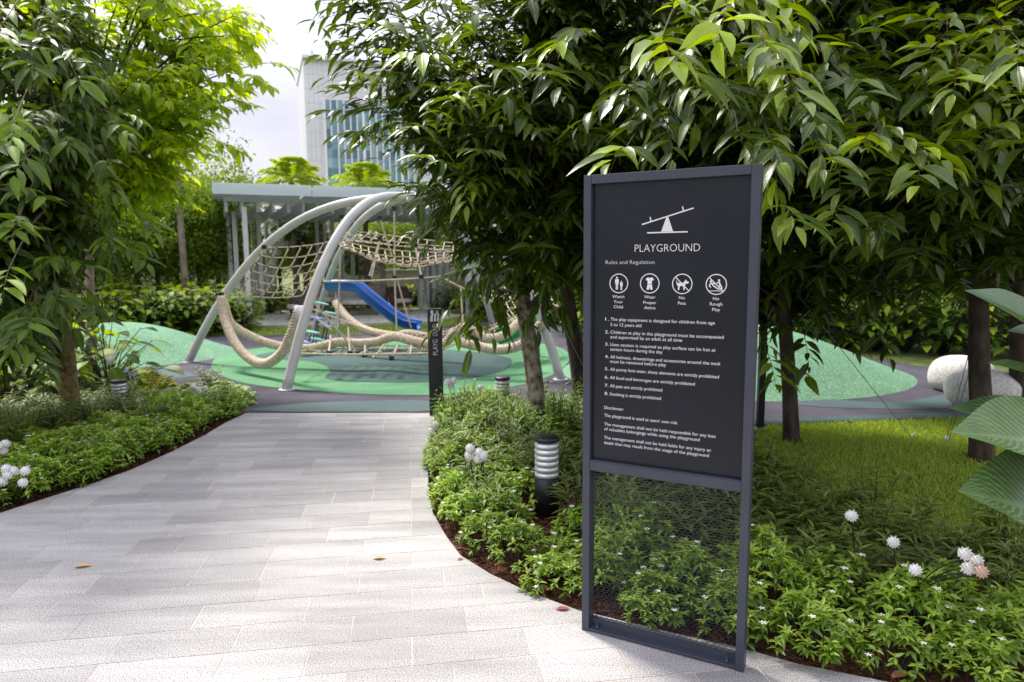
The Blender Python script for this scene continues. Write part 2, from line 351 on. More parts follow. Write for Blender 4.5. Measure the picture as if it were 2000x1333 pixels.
def sprigs(base, direc, length, nleaf=9, leaf=.17, lvar=.25, spread=.8, droop=.5, tipdroop=.3):
    """vectorised: returns leaf pos, dir, up, size, t and twig polylines"""
    n = len(base); direc = direc/np.linalg.norm(direc, axis=1, keepdims=True)
    side = np.cross(direc, np.array([0, 0, 1.])); side /= (np.linalg.norm(side, axis=1, keepdims=True)+1e-6)
    P, Dd, U, Sz, T = [], [], [], [], []
    for i in range(nleaf):
        t = (i+.6)/nleaf; s = 1 if i % 2 else -1
        p = base + direc*(length*t)[:, None]; p[:, 2] -= tipdroop*length*t*t
        if i == nleaf-1: s = 0; t = 1.0
        jit = rng.normal(0, .22, (n, 3))
        d = direc*(.55+.4*t) + side*(s*spread) + jit; d[:, 2] -= droop*(.7+.6*rng.random(n))
        u = np.tile([0, 0, 1.], (n, 1)) + direc*.35 + side*s*.25 + rng.normal(0, .25, (n, 3))
        P.append(p); Dd.append(d); U.append(u); Sz.append(leaf*(1+lvar*rng.normal(0, 1, n)).clip(.5, 1.5)*(.8+.3*math.sin(math.pi*t))); T.append(np.full(n, t))
    return np.concatenate(P), np.concatenate(Dd), np.concatenate(U), np.concatenate(Sz), np.concatenate(T)
def twig_tubes(base, direc, length, tipdroop, r=.0035):
    """three-sided tubes for every sprig as one vertex soup"""
    n = len(base); direc = direc/np.linalg.norm(direc, axis=1, keepdims=True)
    side = np.cross(direc, np.array([0, 0, 1.])); side /= (np.linalg.norm(side, axis=1, keepdims=True)+1e-6); u2 = np.cross(side, direc)
    V = np.zeros((n, 4, 3, 3)); 
    for j, t in enumerate((0, .33, .66, 1)):
        p = base + direc*(length*t)[:, None]; p[:, 2] -= tipdroop*length*t*t
        for k in range(3):
            a = 2*math.pi*k/3; V[:, j, k] = p + (side*math.cos(a)+u2*math.sin(a))*r*(1.1-.7*t)
    T = []
    for j in range(3):
        for k in range(3):
            a, b2, c, d = j*3+k, j*3+(k+1) % 3, (j+1)*3+(k+1) % 3, (j+1)*3+k; T += [(a, b2, c), (a, c, d)]
    T = np.array(T)[None] + (np.arange(n)*12)[:, None, None]
    return V.reshape(-1, 3), T.reshape(-1, 3)
def join_np(parts):
    V = []; T = []; o = 0
    for v, t in parts: V.append(v); T.append(t+o); o += len(v)
    return np.concatenate(V), np.concatenate(T)
def mb_np(mb):
    T = []
    for f in mb.f:
        for i in range(1, len(f)-1): T.append((f[0], f[i], f[i+1]))
    return np.array(mb.v), np.array(T)

def leafy_tree(name, label, group, trunk, lobes, nbranch, nsp, leafmat_, barkmat, leaf=.17, width=.3, nleaf=9, tone=(.05, .5), extra=(), nobj=300, seg=4, droop=.28, splen=.42, fat=.8, trunk_r=None, obj_scale=True, youth=.10, attach=.35, cat='tree', purple=False):
    """trunk: list of points with radii. lobes: [(centre, radii, weight)]. extra: [(tip, from, n_sprigs, young)] near sprays placed by hand"""
    tp = catmull([p for p, r in trunk], 5); rr = np.interp(np.linspace(0, 1, len(tp)), np.linspace(0, 1, len(trunk)), [r for p, r in trunk])
    root = empty(name, (trunk[0][0][0], trunk[0][0][1], 0), label, cat, group)
    mb = MB()
    rr = rr.copy(); rr[0] *= 1.18
    mb.tube(tp, list(rr), 14)
    tr = mb.build('trunk', barkmat, root)
    B, Dr, Ln, Yg = [], [], [], []
    lw = np.array([l[2] for l in lobes], float); lw /= lw.sum()
    br = MB(); tarr = np.array(tp)
    def spray(p0, tip, n, young, r0=.022, spread=.32):
        c = (p0+tip)/2 + np.array([0, 0, (.18 if young == 0 else .03)*np.linalg.norm(tip-p0)])
        pts = [(1-t)**2*p0 + 2*t*(1-t)*c + t*t*tip for t in np.linspace(0, 1, 7)]
        br.tube(pts, [r0*(1-.8*i/6) for i in range(7)], 5, cap=False)
        for j in range(n):
            t = random.uniform(.3, 1) if j else 1
            q = (1-t)**2*p0 + 2*t*(1-t)*c + t*t*tip
            tg = 2*(1-t)*(c-p0) + 2*t*(tip-c); tg /= np.linalg.norm(tg)+1e-6
            a = rng.normal(0, 1, 3); a -= tg*(a@tg); a /= np.linalg.norm(a)+1e-6
            d = tg*random.uniform(.4, 1.1) + a*(.9 if j else .1); d[2] = d[2]*.7-.02
            B.append(q); Dr.append(d); Ln.append(splen*random.uniform(.6, 1.25)*(.8 if young > 0 else 1)); Yg.append(young)
    for _ in range(nbranch):
        k = rng.choice(len(lobes), p=lw); c, rad, _w = lobes[k]
        a = rng.normal(0, 1, 3); a /= np.linalg.norm(a); rr_ = random.uniform(.45, 1)**.6
        tip = np.array(c) + a*np.array(rad)*rr_
        if tip[2] < .55: tip[2] = .55 + random.random()*.3
        hz = np.clip(tip[2]-.35*np.linalg.norm((tip-tarr[0])[:2])-.1, tarr[0][2]+attach, tarr[-1][2])
        p0 = tarr[np.argmin(np.abs(tarr[:, 2]-hz))]
        spray(p0, tip, nsp, 0)
    for tip, fr, n, yg in extra: spray(np.array(fr, float), np.array(tip, float), n, yg, .012)
    B = np.array(B); Dr = np.array(Dr); Ln = np.array(Ln); Yg = np.array(Yg, float)
    P, Dd, U, Sz, T = sprigs(B, Dr, Ln, nleaf, leaf, droop=droop, tipdroop=.2)
    V1, T1 = twig_tubes(B, Dr, Ln, .3)
    V0, T0 = mb_np(br); bv, bt = join_np([(V0, T0), (V1, T1)])
    bo = link('branches', mesh_np('branches', bv, bt), root, True, [M['twig']]); bo['kind'] = 'stuff'
    mats = frames(Dd, U, P, Sz)
    yy = np.tile(Yg, nleaf)
    sy = np.tile((rng.random(len(B)) < youth).astype(float)*.5*rng.random(len(B)), nleaf)
    tn = rng.uniform(tone[0], tone[1], len(P)) + sy + yy*rng.uniform(.5, 1., len(P)); tn = tn.clip(0, 1)
    vs = variants(width, seg, 6, fat); vi = rng.integers(0, 6, len(P))
    px, py, w = proj(P)
    score = Sz/np.maximum(w, .3); score[(w < .4) | (px < 0) | (px > 2000) | (py < 0) | (py > 1333)] = 0
    score = score*(1+.5*yy)
    order = np.argsort(-score)[:nobj]; isobj = np.zeros(len(P), bool)
    if nobj:
        isobj[order] = True
        near = 4 if seg >= 4 else seg
        q = np.clip((tn*8).astype(int), 0, 7); cache = {}
        for i in order:
            key = (int(vi[i]), int(q[i]))
            if key not in cache:
                bv, bf, lu, lv = vs[key[0]]; A = np.ones((len(bv), 4)); A[:, 0] = (key[1]+.5)/8; A[:, 1] = lu; A[:, 2] = lv
                me = mesh_np('leaf', bv, bf, True, A); me.materials.append(leafmat_); cache[key] = me
            o = bpy.data.objects.new('leaf', cache[key]); COL.objects.link(o); o.parent = root
            mm = np.eye(4); mm[:3, :4] = mats[i]; mm[:3, 3] -= np.array(root.location)
            o.matrix_basis = Matrix(mm.tolist())
    k = ~isobj
    cr_ = link('crown', bake('crown', mats[k], tn[k], vs, vi[k]), root, True, [leafmat_]); cr_['kind'] = 'stuff'
    return root

# ------------------------------------------------------------------ ground
e1 = np.array([math.cos(math.radians(8.4)), math.sin(math.radians(8.4))]); e2 = np.array([-e1[1], e1[0]])
gp = lambda x, y: G(x, y)[:2]
base = sheet('ground', [(-900, -60), (900, -60), (900, 1200), (-900, 1200)], -.06, M['earth'])
left_edge = [gp(*p) for p in [(480, 807), (440, 826), (400, 850), (330, 885), (250, 920), (170, 948), (100, 970), (0, 1002)]]
dl = left_edge[-1]-left_edge[-2]; dl /= np.linalg.norm(dl)
left_edge += [left_edge[-1]+dl*1.2, left_edge[-1]+dl*1.2+np.array([-2.5, -2.2])]
right_edge = [gp(*p) for p in [(851, 807), (842, 850), (835, 900), (837, 950), (845, 1000), (870, 1045), (900, 1085), (960, 1122), (1030, 1155), (1130, 1192), (1300, 1232), (1465, 1270), (1560, 1297), (1750, 1335)]]
dr = right_edge[-1]-right_edge[-2]; dr /= np.linalg.norm(dr)
right_edge += [right_edge[-1]+dr*.6, right_edge[-1]+dr*.6+np.array([.8, -2.2])]
path_poly = left_edge + [np.array([-6, -1.2]), np.array([3.5, -1.2])] + right_edge[::-1]
soil = sheet('bed_soil', [(-14, -4), (14, -4), (14, 7.2), (-3, 9.4), (-14, 9.4)], -.034, M['soil'])
rub = [(16, 6.0), gp(1990, 812), gp(1700, 822), gp(1480, 830), gp(1250, 812), gp(1100, 800), gp(870, 798), gp(851, 806), gp(480, 806), gp(486, 775), gp(440, 760), gp(380, 752), gp(300, 750), gp(200, 748), (-9, 9.3), (-16, 11), (-16, 14), gp(240, 668), gp(300, 662), gp(480, 656), gp(700, 653), gp(840, 645), gp(930, 630), (2, 16.5), gp(1500, 668), gp(1790, 715), gp(1990, 735), (16, 10)]
sheet('play_surface', rub, 0.0, M['rubber'])
def smooth2(pts, k=6):
    P = [np.array(p) for p in pts]; n = len(P); o = []
    for i in range(n):
        a, b_, c, d = P[i-1], P[i], P[(i+1) % n], P[(i+2) % n]
        for j in range(k):
            t = j/k; o.append(.5*((2*b_)+(-a+c)*t+(2*a-5*b_+4*c-d)*t*t+(-a+3*b_-3*c+d)*t**3))
    return o
lg = smooth2([gp(*p) for p in [(413, 712), (424, 730), (470, 747), (540, 758), (620, 765), (720, 771), (850, 772), (950, 764), (1050, 745), (1100, 718), (1112, 695), (1085, 677), (1000, 668), (850, 662), (700, 664), (560, 675), (480, 684), (430, 696)]])
sheet('light_green_patch', lg, .004, M['lgreen'])
dg = smooth2([gp(*p) for p in [(500, 697), (550, 703), (600, 706), (634, 714), (645, 726), (636, 737), (660, 745), (750, 748), (850, 747), (930, 738), (985, 724), (1000, 709), (985, 698), (900, 686), (740, 681), (600, 683), (530, 689)]])
sheet('dark_green_patch', dg, .008, M['dteal'])
sheet('teal_band', smooth2([gp(*p) for p in [(487, 800), (600, 788), (760, 783), (846, 785), (848, 803), (700, 805), (550, 805)]], 3), .004, M['teal'])
sheet('teal_band', smooth2([gp(*p) for p in [(300, 742), (380, 735), (330, 722), (240, 735), (230, 746)]], 3), .004, M['teal'])
sheet('teal_band', smooth2([gp(*p) for p in [(1495, 818), (1700, 812), (1985, 802), (1985, 812), (1700, 820), (1495, 826)]], 3), .004, M['teal'])
sheet('teal_band', smooth2([gp(*p) for p in [(1560, 775), (1700, 786), (1800, 780), (1860, 760), (1800, 735), (1850, 745), (1890, 790), (1750, 800), (1560, 792)]], 3), .004, M['teal'])
# kerb-like grout bed of the path, then pavers
sheet('path_bed', path_poly, -.0017, M['grout'])
def clip(subj, conv):
    out = [np.array(p) for p in subj]
    for i in range(len(conv)):
        a, b_ = conv[i], conv[(i+1) % len(conv)]; e = b_-a; inp = out; out = []
        if not inp: break
        f = lambda p: e[0]*(p[1]-a[1])-e[1]*(p[0]-a[0])
        for j in range(len(inp)):
            p, q = inp[j-1], inp[j]; fp, fq = f(p), f(q)
            if fq >= 0:
                if fp < 0: out.append(p+(q-p)*fp/(fp-fq))
                out.append(q)
            elif fp >= 0: out.append(p+(q-p)*fp/(fp-fq))
    o = []
    for p in out:
        if not o or np.linalg.norm(p-o[-1]) > .004: o.append(p)
    if len(o) > 1 and np.linalg.norm(o[0]-o[-1]) < .004: o.pop()
    return o
def slab(mb, poly, z=0., tilt=(0, 0)):
    n = len(poly); c = sum(poly)/n
    zf = lambda p: z + (p[0]-c[0])*tilt[0] + (p[1]-c[1])*tilt[1]
    ins = [c+(p-c)*(1-min(.3, .0025/(np.linalg.norm(p-c)+1e-6))) for p in poly]
    vs = [(*p, -.03) for p in poly] + [(*p, zf(p)-.0012) for p in poly] + [(*p, zf(p)) for p in ins]
    fs = []
    for i in range(n):
        j = (i+1) % n; fs += [(i, j, n+j, n+i), (n+i, n+j, 2*n+j, 2*n+i)]
    fs.append(tuple(2*n+i for i in range(n))); mb.add(vs, fs)
org = gp(805, 1115/2.222+800)
pave_root = tag(empty('path', (0, 4, 0)), kind='structure')
rest = MB(); cand = []
RH = .2145
for r in range(-20, 26):
    s = -9.0 + (r % 2)*.27 + random.uniform(-.1, .1)
    # keep one joint line of every other row on the line through org
    cuts = [s]
    while cuts[-1] < 5: cuts.append(cuts[-1]+random.choice([.26, .34, .42, .48, .5]))
    tgt = 0 if r % 2 == 0 else -.26; cuts = np.array(cuts); cuts += tgt-cuts[np.argmin(np.abs(cuts-tgt))]
    for a, b_ in zip(cuts, cuts[1:]):
        y0, y1 = r*RH, (r+1)*RH; gq = .0023
        R = [org+e1*u+e2*v for u, v in ((a+gq, y0+gq), (b_-gq, y0+gq), (b_-gq, y1-gq), (a+gq, y1-gq))]
        pl = clip(path_poly, R)
        if len(pl) < 3: continue
        A = .5*sum(pl[i-1][0]*pl[i][1]-pl[i][0]*pl[i-1][1] for i in range(len(pl)))
        if abs(A) < .0006: continue
        if A < 0: pl = pl[::-1]
        c = sum(pl)/len(pl); px, py, w = proj(np.array([c[0], c[1], 0]))
        sc = math.sqrt(abs(A))/w if (w > .5 and -80 < px < 2080 and py < 1420) else 0
        cand.append((sc, pl))
cand.sort(key=lambda t: -t[0])
for i, (sc, pl) in enumerate(cand):
    tl = (random.gauss(0, .0005), random.gauss(0, .0009)); z = random.uniform(-.0003, .0003)
    if i < 298 and sc > 0:
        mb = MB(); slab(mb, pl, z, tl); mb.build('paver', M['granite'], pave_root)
    else: slab(rest, pl, z, tl)
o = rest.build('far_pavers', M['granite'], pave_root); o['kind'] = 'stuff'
# lawn
lawn_poly = [gp(*p) for p in [(1480, 832), (1700, 824), (1990, 814)]] + [(9, 6.3), (9, 2.2), gp(2100, 1120), gp(1900, 1080), gp(1800, 1050), gp(1700, 1010), gp(1560, 965), gp(1470, 945)]
sheet('lawn', lawn_poly, -.012, M['earth'])
strip_poly = [gp(*p) for p in [(380, 656), (480, 655), (700, 652), (840, 644), (925, 628)]] + [(3, 17), (7, 16), (14, 12), (14, 60), (-30, 60), (-30, 13.5)]
sheet('back_lawn', strip_poly, -.012, M['earth'])
def inside(poly, P):
    x, y = P[:, 0], P[:, 1]; c = np.zeros(len(P), bool); n = len(poly)
    for i in range(n):
        x1, y1 = poly[i-1][:2]; x2, y2 = poly[i][:2]
        with np.errstate(divide='ignore', invalid='ignore'):
            c ^= ((y1 > y) != (y2 > y)) & (x < (x2-x1)*(y-y1)/((y2-y1) if y2 != y1 else 1e-9)+x1)
    return c
def grass(name, poly, n, h, box):
    P = rng.uniform((box[0], box[1]), (box[2], box[3]), (n, 2)); P = P[inside(poly, P)]; n = len(P)
    d = rng.normal(0, .45, (n, 3)); d[:, 2] = 1
    bv = np.array([(-.06, 0, 0), (.06, 0, 0), (.04, .6, -.06), (0, 1, -.3)]); bf = np.array([(0, 1, 2), (0, 2, 3)])
    u = rng.normal(0, 1, (n, 3)); u[:, 2] = .1
    m_ = frames(d, u, np.c_[P, np.full(n, -.012)], h*rng.uniform(.6, 1.3, n))
    cl = np.sin(P[:, 0]*2.1+np.sin(P[:, 1]*1.7))*np.sin(P[:, 1]*2.6)*.15
    tn = (rng.uniform(.1, .8, n)+cl).clip(0, 1)
    o = link(name, bake(name, m_, tn, [(bv, bf, np.array([.2, .8, .8, .3]), np.array([0, 0, .6, 1]))], np.zeros(n, int)), None, True, [M['L_grass']])
    return o
tag(grass('lawn_grass', lawn_poly, 150000, .045, (.8, 2.6, 7, 7.2)), 'short bright green grass of the lawn around the right hand trees', 'grass', kind='stuff')
tag(grass('verge_grass', strip_poly, 60000, .09, (-12, 13, 8, 26)), 'strip of lawn between the play surface and the pergola deck', 'grass', kind='stuff')

# mounds
def mound(name, c, rx, ry, h, label, rot=0):
    vs = []; fs = []; nr, na = 14, 48
    for i in range(nr+1):
        t = i/nr; z = h*(math.cos(t*math.pi/2)**1.25) if t < 1 else 0
        for k in range(na):
            a = 2*math.pi*k/na; x, y = rx*t*math.cos(a), ry*t*math.sin(a)
            vs.append((c[0]+x*math.cos(rot)-y*math.sin(rot), c[1]+x*math.sin(rot)+y*math.cos(rot), z+(.006 if i < nr else -.01)))
    for i in range(nr):
        for k in range(na): fs.append((i*na+k, (i+1)*na+k, (i+1)*na+(k+1) % na, i*na+(k+1) % na))
    mb = MB(); mb.add(vs, fs, 0, True); o = mb.build(name, M['mound']); tag(o, label, 'play mound'); return o
mound('play_mound', (3.05, 9.45), 2.38, 2.05, .68, 'large mint green rubber mound behind the rules sign beside the boulders')
mound('play_mound', (-6.75, 11.6), 1.95, 1.7, .56, 'smaller mint green rubber mound at the left in front of the hedge')

# boulders
def boulder(c, rx, ry, rz, rot, label):
    bm = bmesh.new(); bmesh.ops.create_icosphere(bm, subdivisions=4, radius=1)
    ph = random.random()*6
    for v in bm.verts:
        x, y, z = v.co
        k = 1+.03*math.sin(2.3*x+ph)*math.cos(1.9*y)+.02*math.sin(4*z+ph)
        v.co = Vector((math.copysign(abs(x)**.86, x), math.copysign(abs(y)**.86, y), math.copysign(abs(z)**.78, z)))*k
        v.co.z = max(v.co.z, -.8)
    me = bpy.data.meshes.new('boulder'); bm.to_mesh(me); bm.free(); me.polygons.foreach_set('use_smooth', [True]*len(me.polygons))
    o = link('boulder', me, None, True, [M['boulder']]); o.location = (*c, rz*.8); o.scale = (rx, ry, rz); o.rotation_euler = (0, 0, rot)
    tag(o, label, 'boulder', 'pale seat boulders by the mound')
b1 = gp(1868, 768); b2 = gp(1922, 806)
boulder((b1[0]+.15, b1[1]+.15), .33, .33, .23, .3, 'rear pale speckled granite boulder touching the large mound')
boulder((b2[0]+.12, b2[1]+.2), .36, .33, .23, -.2, 'front pale speckled granite boulder behind the tree trunk')

# ------------------------------------------------------------------ rules sign
A0 = G(1136, 1231); B0 = G(1452, 1315); sx = (B0-A0); SW = float(np.linalg.norm(sx)); sx /= SW; sn = np.array([sx[1], -sx[0], 0]); SH = 1.925   # sn points to the viewer's side
sz = np.array([0, 0, 1.]); AX = [sx, sn, sz]
def SP(px, py, off=0.0):
    o = A0 + sn*off; d = ray(px, py); t = ((o-C0)@sn)/(d@sn); p = C0+d*t-o; return float(p@sx), float(p[2])
def sp3(u, v, off): return A0+sx*u+sz*v+sn*off
sign = empty('rules_sign', A0+sx*SW/2, 'tall slate framed playground rules sign standing on the path edge', 'sign')
fwid = .032; fd = .03; CY = -.03         # half depth and centre behind the front plane
mb = MB(); mb.box(sp3(fwid/2, SH/2, CY), (fwid/2, fd, SH/2), AX); bevel(mb.build('post', M['frame'], sign), .002)
mb = MB(); mb.box(sp3(SW-fwid/2, SH/2, CY), (fwid/2, fd, SH/2), AX); bevel(mb.build('post', M['frame'], sign), .002)
def rail(v0, v1, nm='rail', dd=fd-.001):
    mb = MB(); mb.box(sp3(SW/2, (v0+v1)/2, CY), (SW/2-fwid-.0005, dd, (v1-v0)/2), AX); bevel(mb.build(nm, M['frame'], sign), .002)
MID = SP(1150, 903)[1]
rail(SH-.035, SH); rail(MID-.034, MID+.004); rail(0.006, .016, 'base_plate'); 
mb = MB(); mb.box(sp3(SW/2, .032, CY-.02), (SW/2-fwid-.0005, .01, .016), AX); mb.build('lower_rail', M['frame'], sign)
PO = -.024
mb = MB(); mb.box(sp3(SW/2, (MID+.004+SH-.035)/2, PO-.004), (SW/2-fwid-.001, .004, (SH-.039-MID)/2-.0005), AX); panel = mb.build('panel', M['panel'], sign)
mb = MB(); mb.box(sp3(SW/2, MID+.007, -.012), (SW/2-fwid-.002, .010, .002), AX); mb.build('panel_ledge', M['frame'], sign)
for u in (fwid+.03, SW-fwid-.035):
    for off in (-.022, -.052):
        mb = MB(); p = sp3(u, .016, off); mb.lathe(p, [(.009, 0), (.009, .005), (.004, .006), (.004, .02), (.0035, .022)], 10); mb.build('bolt', M['frame'], sign)
# expanded metal
mb = MB(); x0, x1, y0, y1 = fwid, SW-fwid, .048, MID-.034; cw, ch = .0225, .0115
ncol = int((x1-x0)/cw); cw = (x1-x0)/ncol; nrow = int((y1-y0)/ch)
for r in range(nrow+1):
    v = y0+r*ch
    for s_ in (1,):
        pts = []
        for c in range(2*ncol+1):
            pts.append((x0+c*cw/2, v+(ch/2 if (c+r) % 2 else 0)-ch/4))
        for (ua, va), (ub, vb) in zip(pts, pts[1:]):
            w = .0019; vs = [sp3(ua, va-w, -.04), sp3(ub, vb-w, -.04), sp3(ub, vb+w, -.038), sp3(ua, va+w, -.038), sp3(ua, va-w, -.0425), sp3(ub, vb-w, -.0425)]
            mb.add(vs, [(0, 1, 2, 3), (4, 5, 1, 0), (3, 2, 5, 4)])
o = mb.build('mesh_screen', M['frame'], sign); o['kind'] = 'stuff'

# flat print on the panel
def textmesh(s, size=1., align='LEFT', res=3, off=0.):
    c = bpy.data.curves.new('t', 'FONT'); c.offset = off; c.body = s; c.size = size; c.align_x = align; c.resolution_u = res
    o = bpy.data.objects.new('t', c); COL.objects.link(o)
    dg_ = bpy.context.evaluated_depsgraph_get(); me = bpy.data.meshes.new_from_object(o.evaluated_get(dg_)); bpy.data.objects.remove(o)
    co = np.array([v.co[:] for v in me.vertices]); fs = [tuple(p.vertices) for p in me.polygons]; bpy.data.meshes.remove(me); return co, fs
def put_text(name, s, u0, v, u1=None, cap=None, parent=None, to3=None, mat_='print', thin=1):
    co, fs = textmesh(s, off=-.014 if name in ('title', 'heading') else -.006 if name == 'lettering' else 0.); w = co[:, 0].max()-co[:, 0].min(); xs = co[:, 0]-co[:, 0].min()
    kx = (u1-u0)/w; ky = cap/.69
    mb = MB(); mb.add([to3(u0+x*kx, v+y*ky) for x, y in zip(xs, co[:, 1])], fs); return mb.build(name, M[mat_], parent)
to = lambda u, v: sp3(u, v, PO+.0006)
def Z4(x, y): return SP(1130+x/4.3, 310+y/4.3, PO)
def Z5(x, y): return SP(1130+x/4.04, 600+y/4.04, PO)
u0, v0 = Z4(472, 785); u1, _ = Z4(1020, 780); _, vt = Z4(472, 722)
put_text('title', 'PLAYGROUND', u0, v0, u1, vt-v0, panel, to)
u0, v0 = Z4(228, 887); u1, _ = Z4(637, 887); put_text('heading', 'Rules and Regulation', u0, v0, u1, .0150, panel, to)
CAP = .0128
lines = [("1.", 'The play equipment is designed for children from age', 255, 108, 1075), ('', '5 to 12 years old', 255, 150, 495),
 ('2.', 'Children at play in the playground must be accompanied', 252, 210, 1145), ('', 'and supervised by an adult at all time', 252, 247, 817),
 ('3.', 'Uses caution is required as play surface can be hot at', 252, 307, 1080), ('', 'certain hours during the day', 250, 344, 662),
 ('4.', 'All helmets, drawstrings and accessories around the neck', 250, 405, 1120), ('', 'must be removed before play', 250, 440, 690),
 ('5.', 'All pointy foot wear, sharp elements are strictly prohibited', 250, 502, 1107),
 ('6.', 'All food and beverages are strictly prohibited', 250, 568, 917), ('7.', 'All pets are strictly prohibited', 248, 633, 660), ('8.', 'Smoking is strictly prohibited', 248, 697, 650),
 ('', 'Disclaimer:', 203, 804, 355), ('', "The playground is used at users' own risk", 203, 865, 780),
 ('', 'The management shall not be held responsible for any loss', 203, 934, 1080), ('', 'of valuables belongings while using the playground', 203, 972, 955),
 ('', 'The management shall not be held liable for any injury or', 203, 1040, 1047), ('', 'death that may result from the usage of the playground', 203, 1080, 1027)]
uL = Z5(251, 300)[0]; uN = Z5(209, 300)[0]; uD = Z5(203, 900)[0]
for num, s, x, y, xe in lines:
    _, v = Z5(x, y); ua = uL if x > 240 else uD
    # right end: intersect the pixel column xe with this line height
    lo, hi = 0., SW
    for _i in range(30):
        md = (lo+hi)/2; px, py, w = proj(to(md, v)); 
        if px < 1130+xe/4.04: lo = md
        else: hi = md
    put_text('rule_text', s, ua, v, lo, CAP, panel, to)
    if num: put_text('rule_number', num, uN, v, uN+.0165, CAP, panel, to)
def pic(polys, cx, cy, R, name, rings=True, slash=False):
    mb = MB()
    if rings:
        n = 48; vs = []
        for k in range(n):
            a = 2*math.pi*k/n; vs += [to(cx+R*math.cos(a), cy+R*math.sin(a)), to(cx+R*.91*math.cos(a), cy+R*.91*math.sin(a))]
        mb.add(vs, [(2*k, 2*((k+1) % n), 2*((k+1) % n)+1, 2*k+1) for k in range(n)])
    if slash:
        a = math.radians(135); d = np.array([math.cos(a), math.sin(a)]); q = np.array([-d[1], d[0]])*.045
        pts = [d*.93+q, d*.93-q, -d*.93-q, -d*.93+q]; mb.add([sp3(cx+R*p[0], cy+R*p[1], PO+.0014) for p in pts], [(0, 1, 2, 3)])
    for pl in polys:
        if isinstance(pl, tuple): x, y, r = pl; pl = [(x+r*math.cos(i*math.pi/8), y+r*math.sin(i*math.pi/8)) for i in range(16)]
        v = [Vector((x, y, 0)) for x, y in pl]; mb.add([to(cx+R*p.x, cy+R*p.y) for p in v], [tuple(t) for t in tessellate_polygon([v])])
    return mb.build(name, M['print'], panel)
def man(x, y, s):
    P = [(-.17, .38), (.17, .38), (.21, .3), (.21, -.15), (.14, -.15), (.14, .12), (.12, .12), (.12, -.75), (.015, -.75), (.015, -.2), (-.015, -.2), (-.015, -.75), (-.12, -.75), (-.12, .12), (-.14, .12), (-.14, -.15), (-.21, -.15), (-.21, .3)]
    return [[(x+a*s, y+b_*s) for a, b_ in P], (x, y+.53*s, .105*s)]
def limb(pts, w=.07):
    o = []
    for (x1, y1), (x2, y2) in zip(pts, pts[1:]):
        d = np.array([x2-x1, y2-y1]); d /= np.linalg.norm(d); q = np.array([-d[1], d[0]])*w; o.append([(x1+q[0], y1+q[1]), (x1-q[0], y1-q[1]), (x2-q[0], y2-q[1]), (x2+q[0], y2+q[1])])
    return o
ICO = [(1208.6, 554), (1269, 554), (1332.5, 555), (1399, 556)]
RR = .039
cs = [SP(x, y, PO) for x, y in ICO]
vline = cs[0][1]
pic(man(-.2, .08, .95)+man(.28, -.17, .68), cs[0][0], cs[0][1], RR, 'icon_watch')
pic([[(-.2, .62), (-.08, .55), (.08, .55), (.2, .62), (.42, .42), (.34, .26), (.22, .34), (.22, -.05), (-.22, -.05), (-.22, .34), (-.34, .26), (-.42, .42)], [(-.22, -.1), (.22, -.1), (.32, -.62), (.06, -.62), (0, -.3), (-.06, -.62), (-.32, -.62)]], cs[1][0], cs[1][1], RR, 'icon_attire')
pic([[(-.55, .35), (-.48, .1), (.12, .12), (.3, .38), (.34, .45), (.42, .3), (.66, .2), (.6, .06), (.36, .02), (.28, -.15), (.24, -.6), (.14, -.6), (.1, -.22), (-.22, -.2), (-.3, -.62), (-.42, -.62), (-.4, -.25), (-.52, -.1), (-.6, .3)]], cs[2][0], cs[2][1], RR, 'icon_pets', True, True)
pic([(-.52, .3, .1), (.25, .4, .1)]+limb([(-.5, .2), (-.3, -.1), (.05, -.35), (.3, -.5)], .06)+limb([(-.5, .15), (-.66, -.1), (-.5, -.3)], .05)+limb([(-.42, .12), (-.05, .05)], .05)+limb([(.25, .3), (.35, .0), (.5, -.25), (.52, -.55)], .07)+limb([(.25, .25), (.02, .1)], .05)+limb([(.3, 0), (.25, -.3), (.55, -.5)], .05)+limb([(-.7, -.62), (.68, -.62)], .03), cs[3][0], cs[3][1], RR, 'icon_rough_play', True, True)
for cx4, words in ((334, [('Watch', 1172), ('Your', 1215), ('Child', 1258)]), (598, [('Wear', 1176), ('Proper', 1222), ('Attire', 1266)]), (868, [('No', 1182), ('Pets', 1228)]), (1155, [('No', 1190), ('Rough', 1235), ('Play', 1282)])):
    for wd, y in words:
        uc, v = Z4(cx4, y); co, fs = textmesh(wd); ww = (co[:, 0].max()-co[:, 0].min())*.0188
        put_text('icon_caption', wd, uc-ww/2, v, uc+ww/2, .0118, panel, to)
# seesaw emblem
mb = MB()
def pz(*pts):
    v = [Vector((*Z4(x, y), 0)) for x, y in pts]; mb.add([to(p.x, p.y) for p in v], [tuple(t) for t in tessellate_polygon([v])])
pz((530, 550), (965, 411), (968, 421), (534, 560)); pz((740, 486), (752, 486), (794, 612), (694, 614)); pz((575, 619), (915, 610), (917, 621), (577, 630))
pz((597, 493), (606, 490), (613, 523), (604, 526)); pz((868, 404), (878, 402), (886, 437), (876, 440))
mb.build('seesaw_emblem', M['print'], panel)

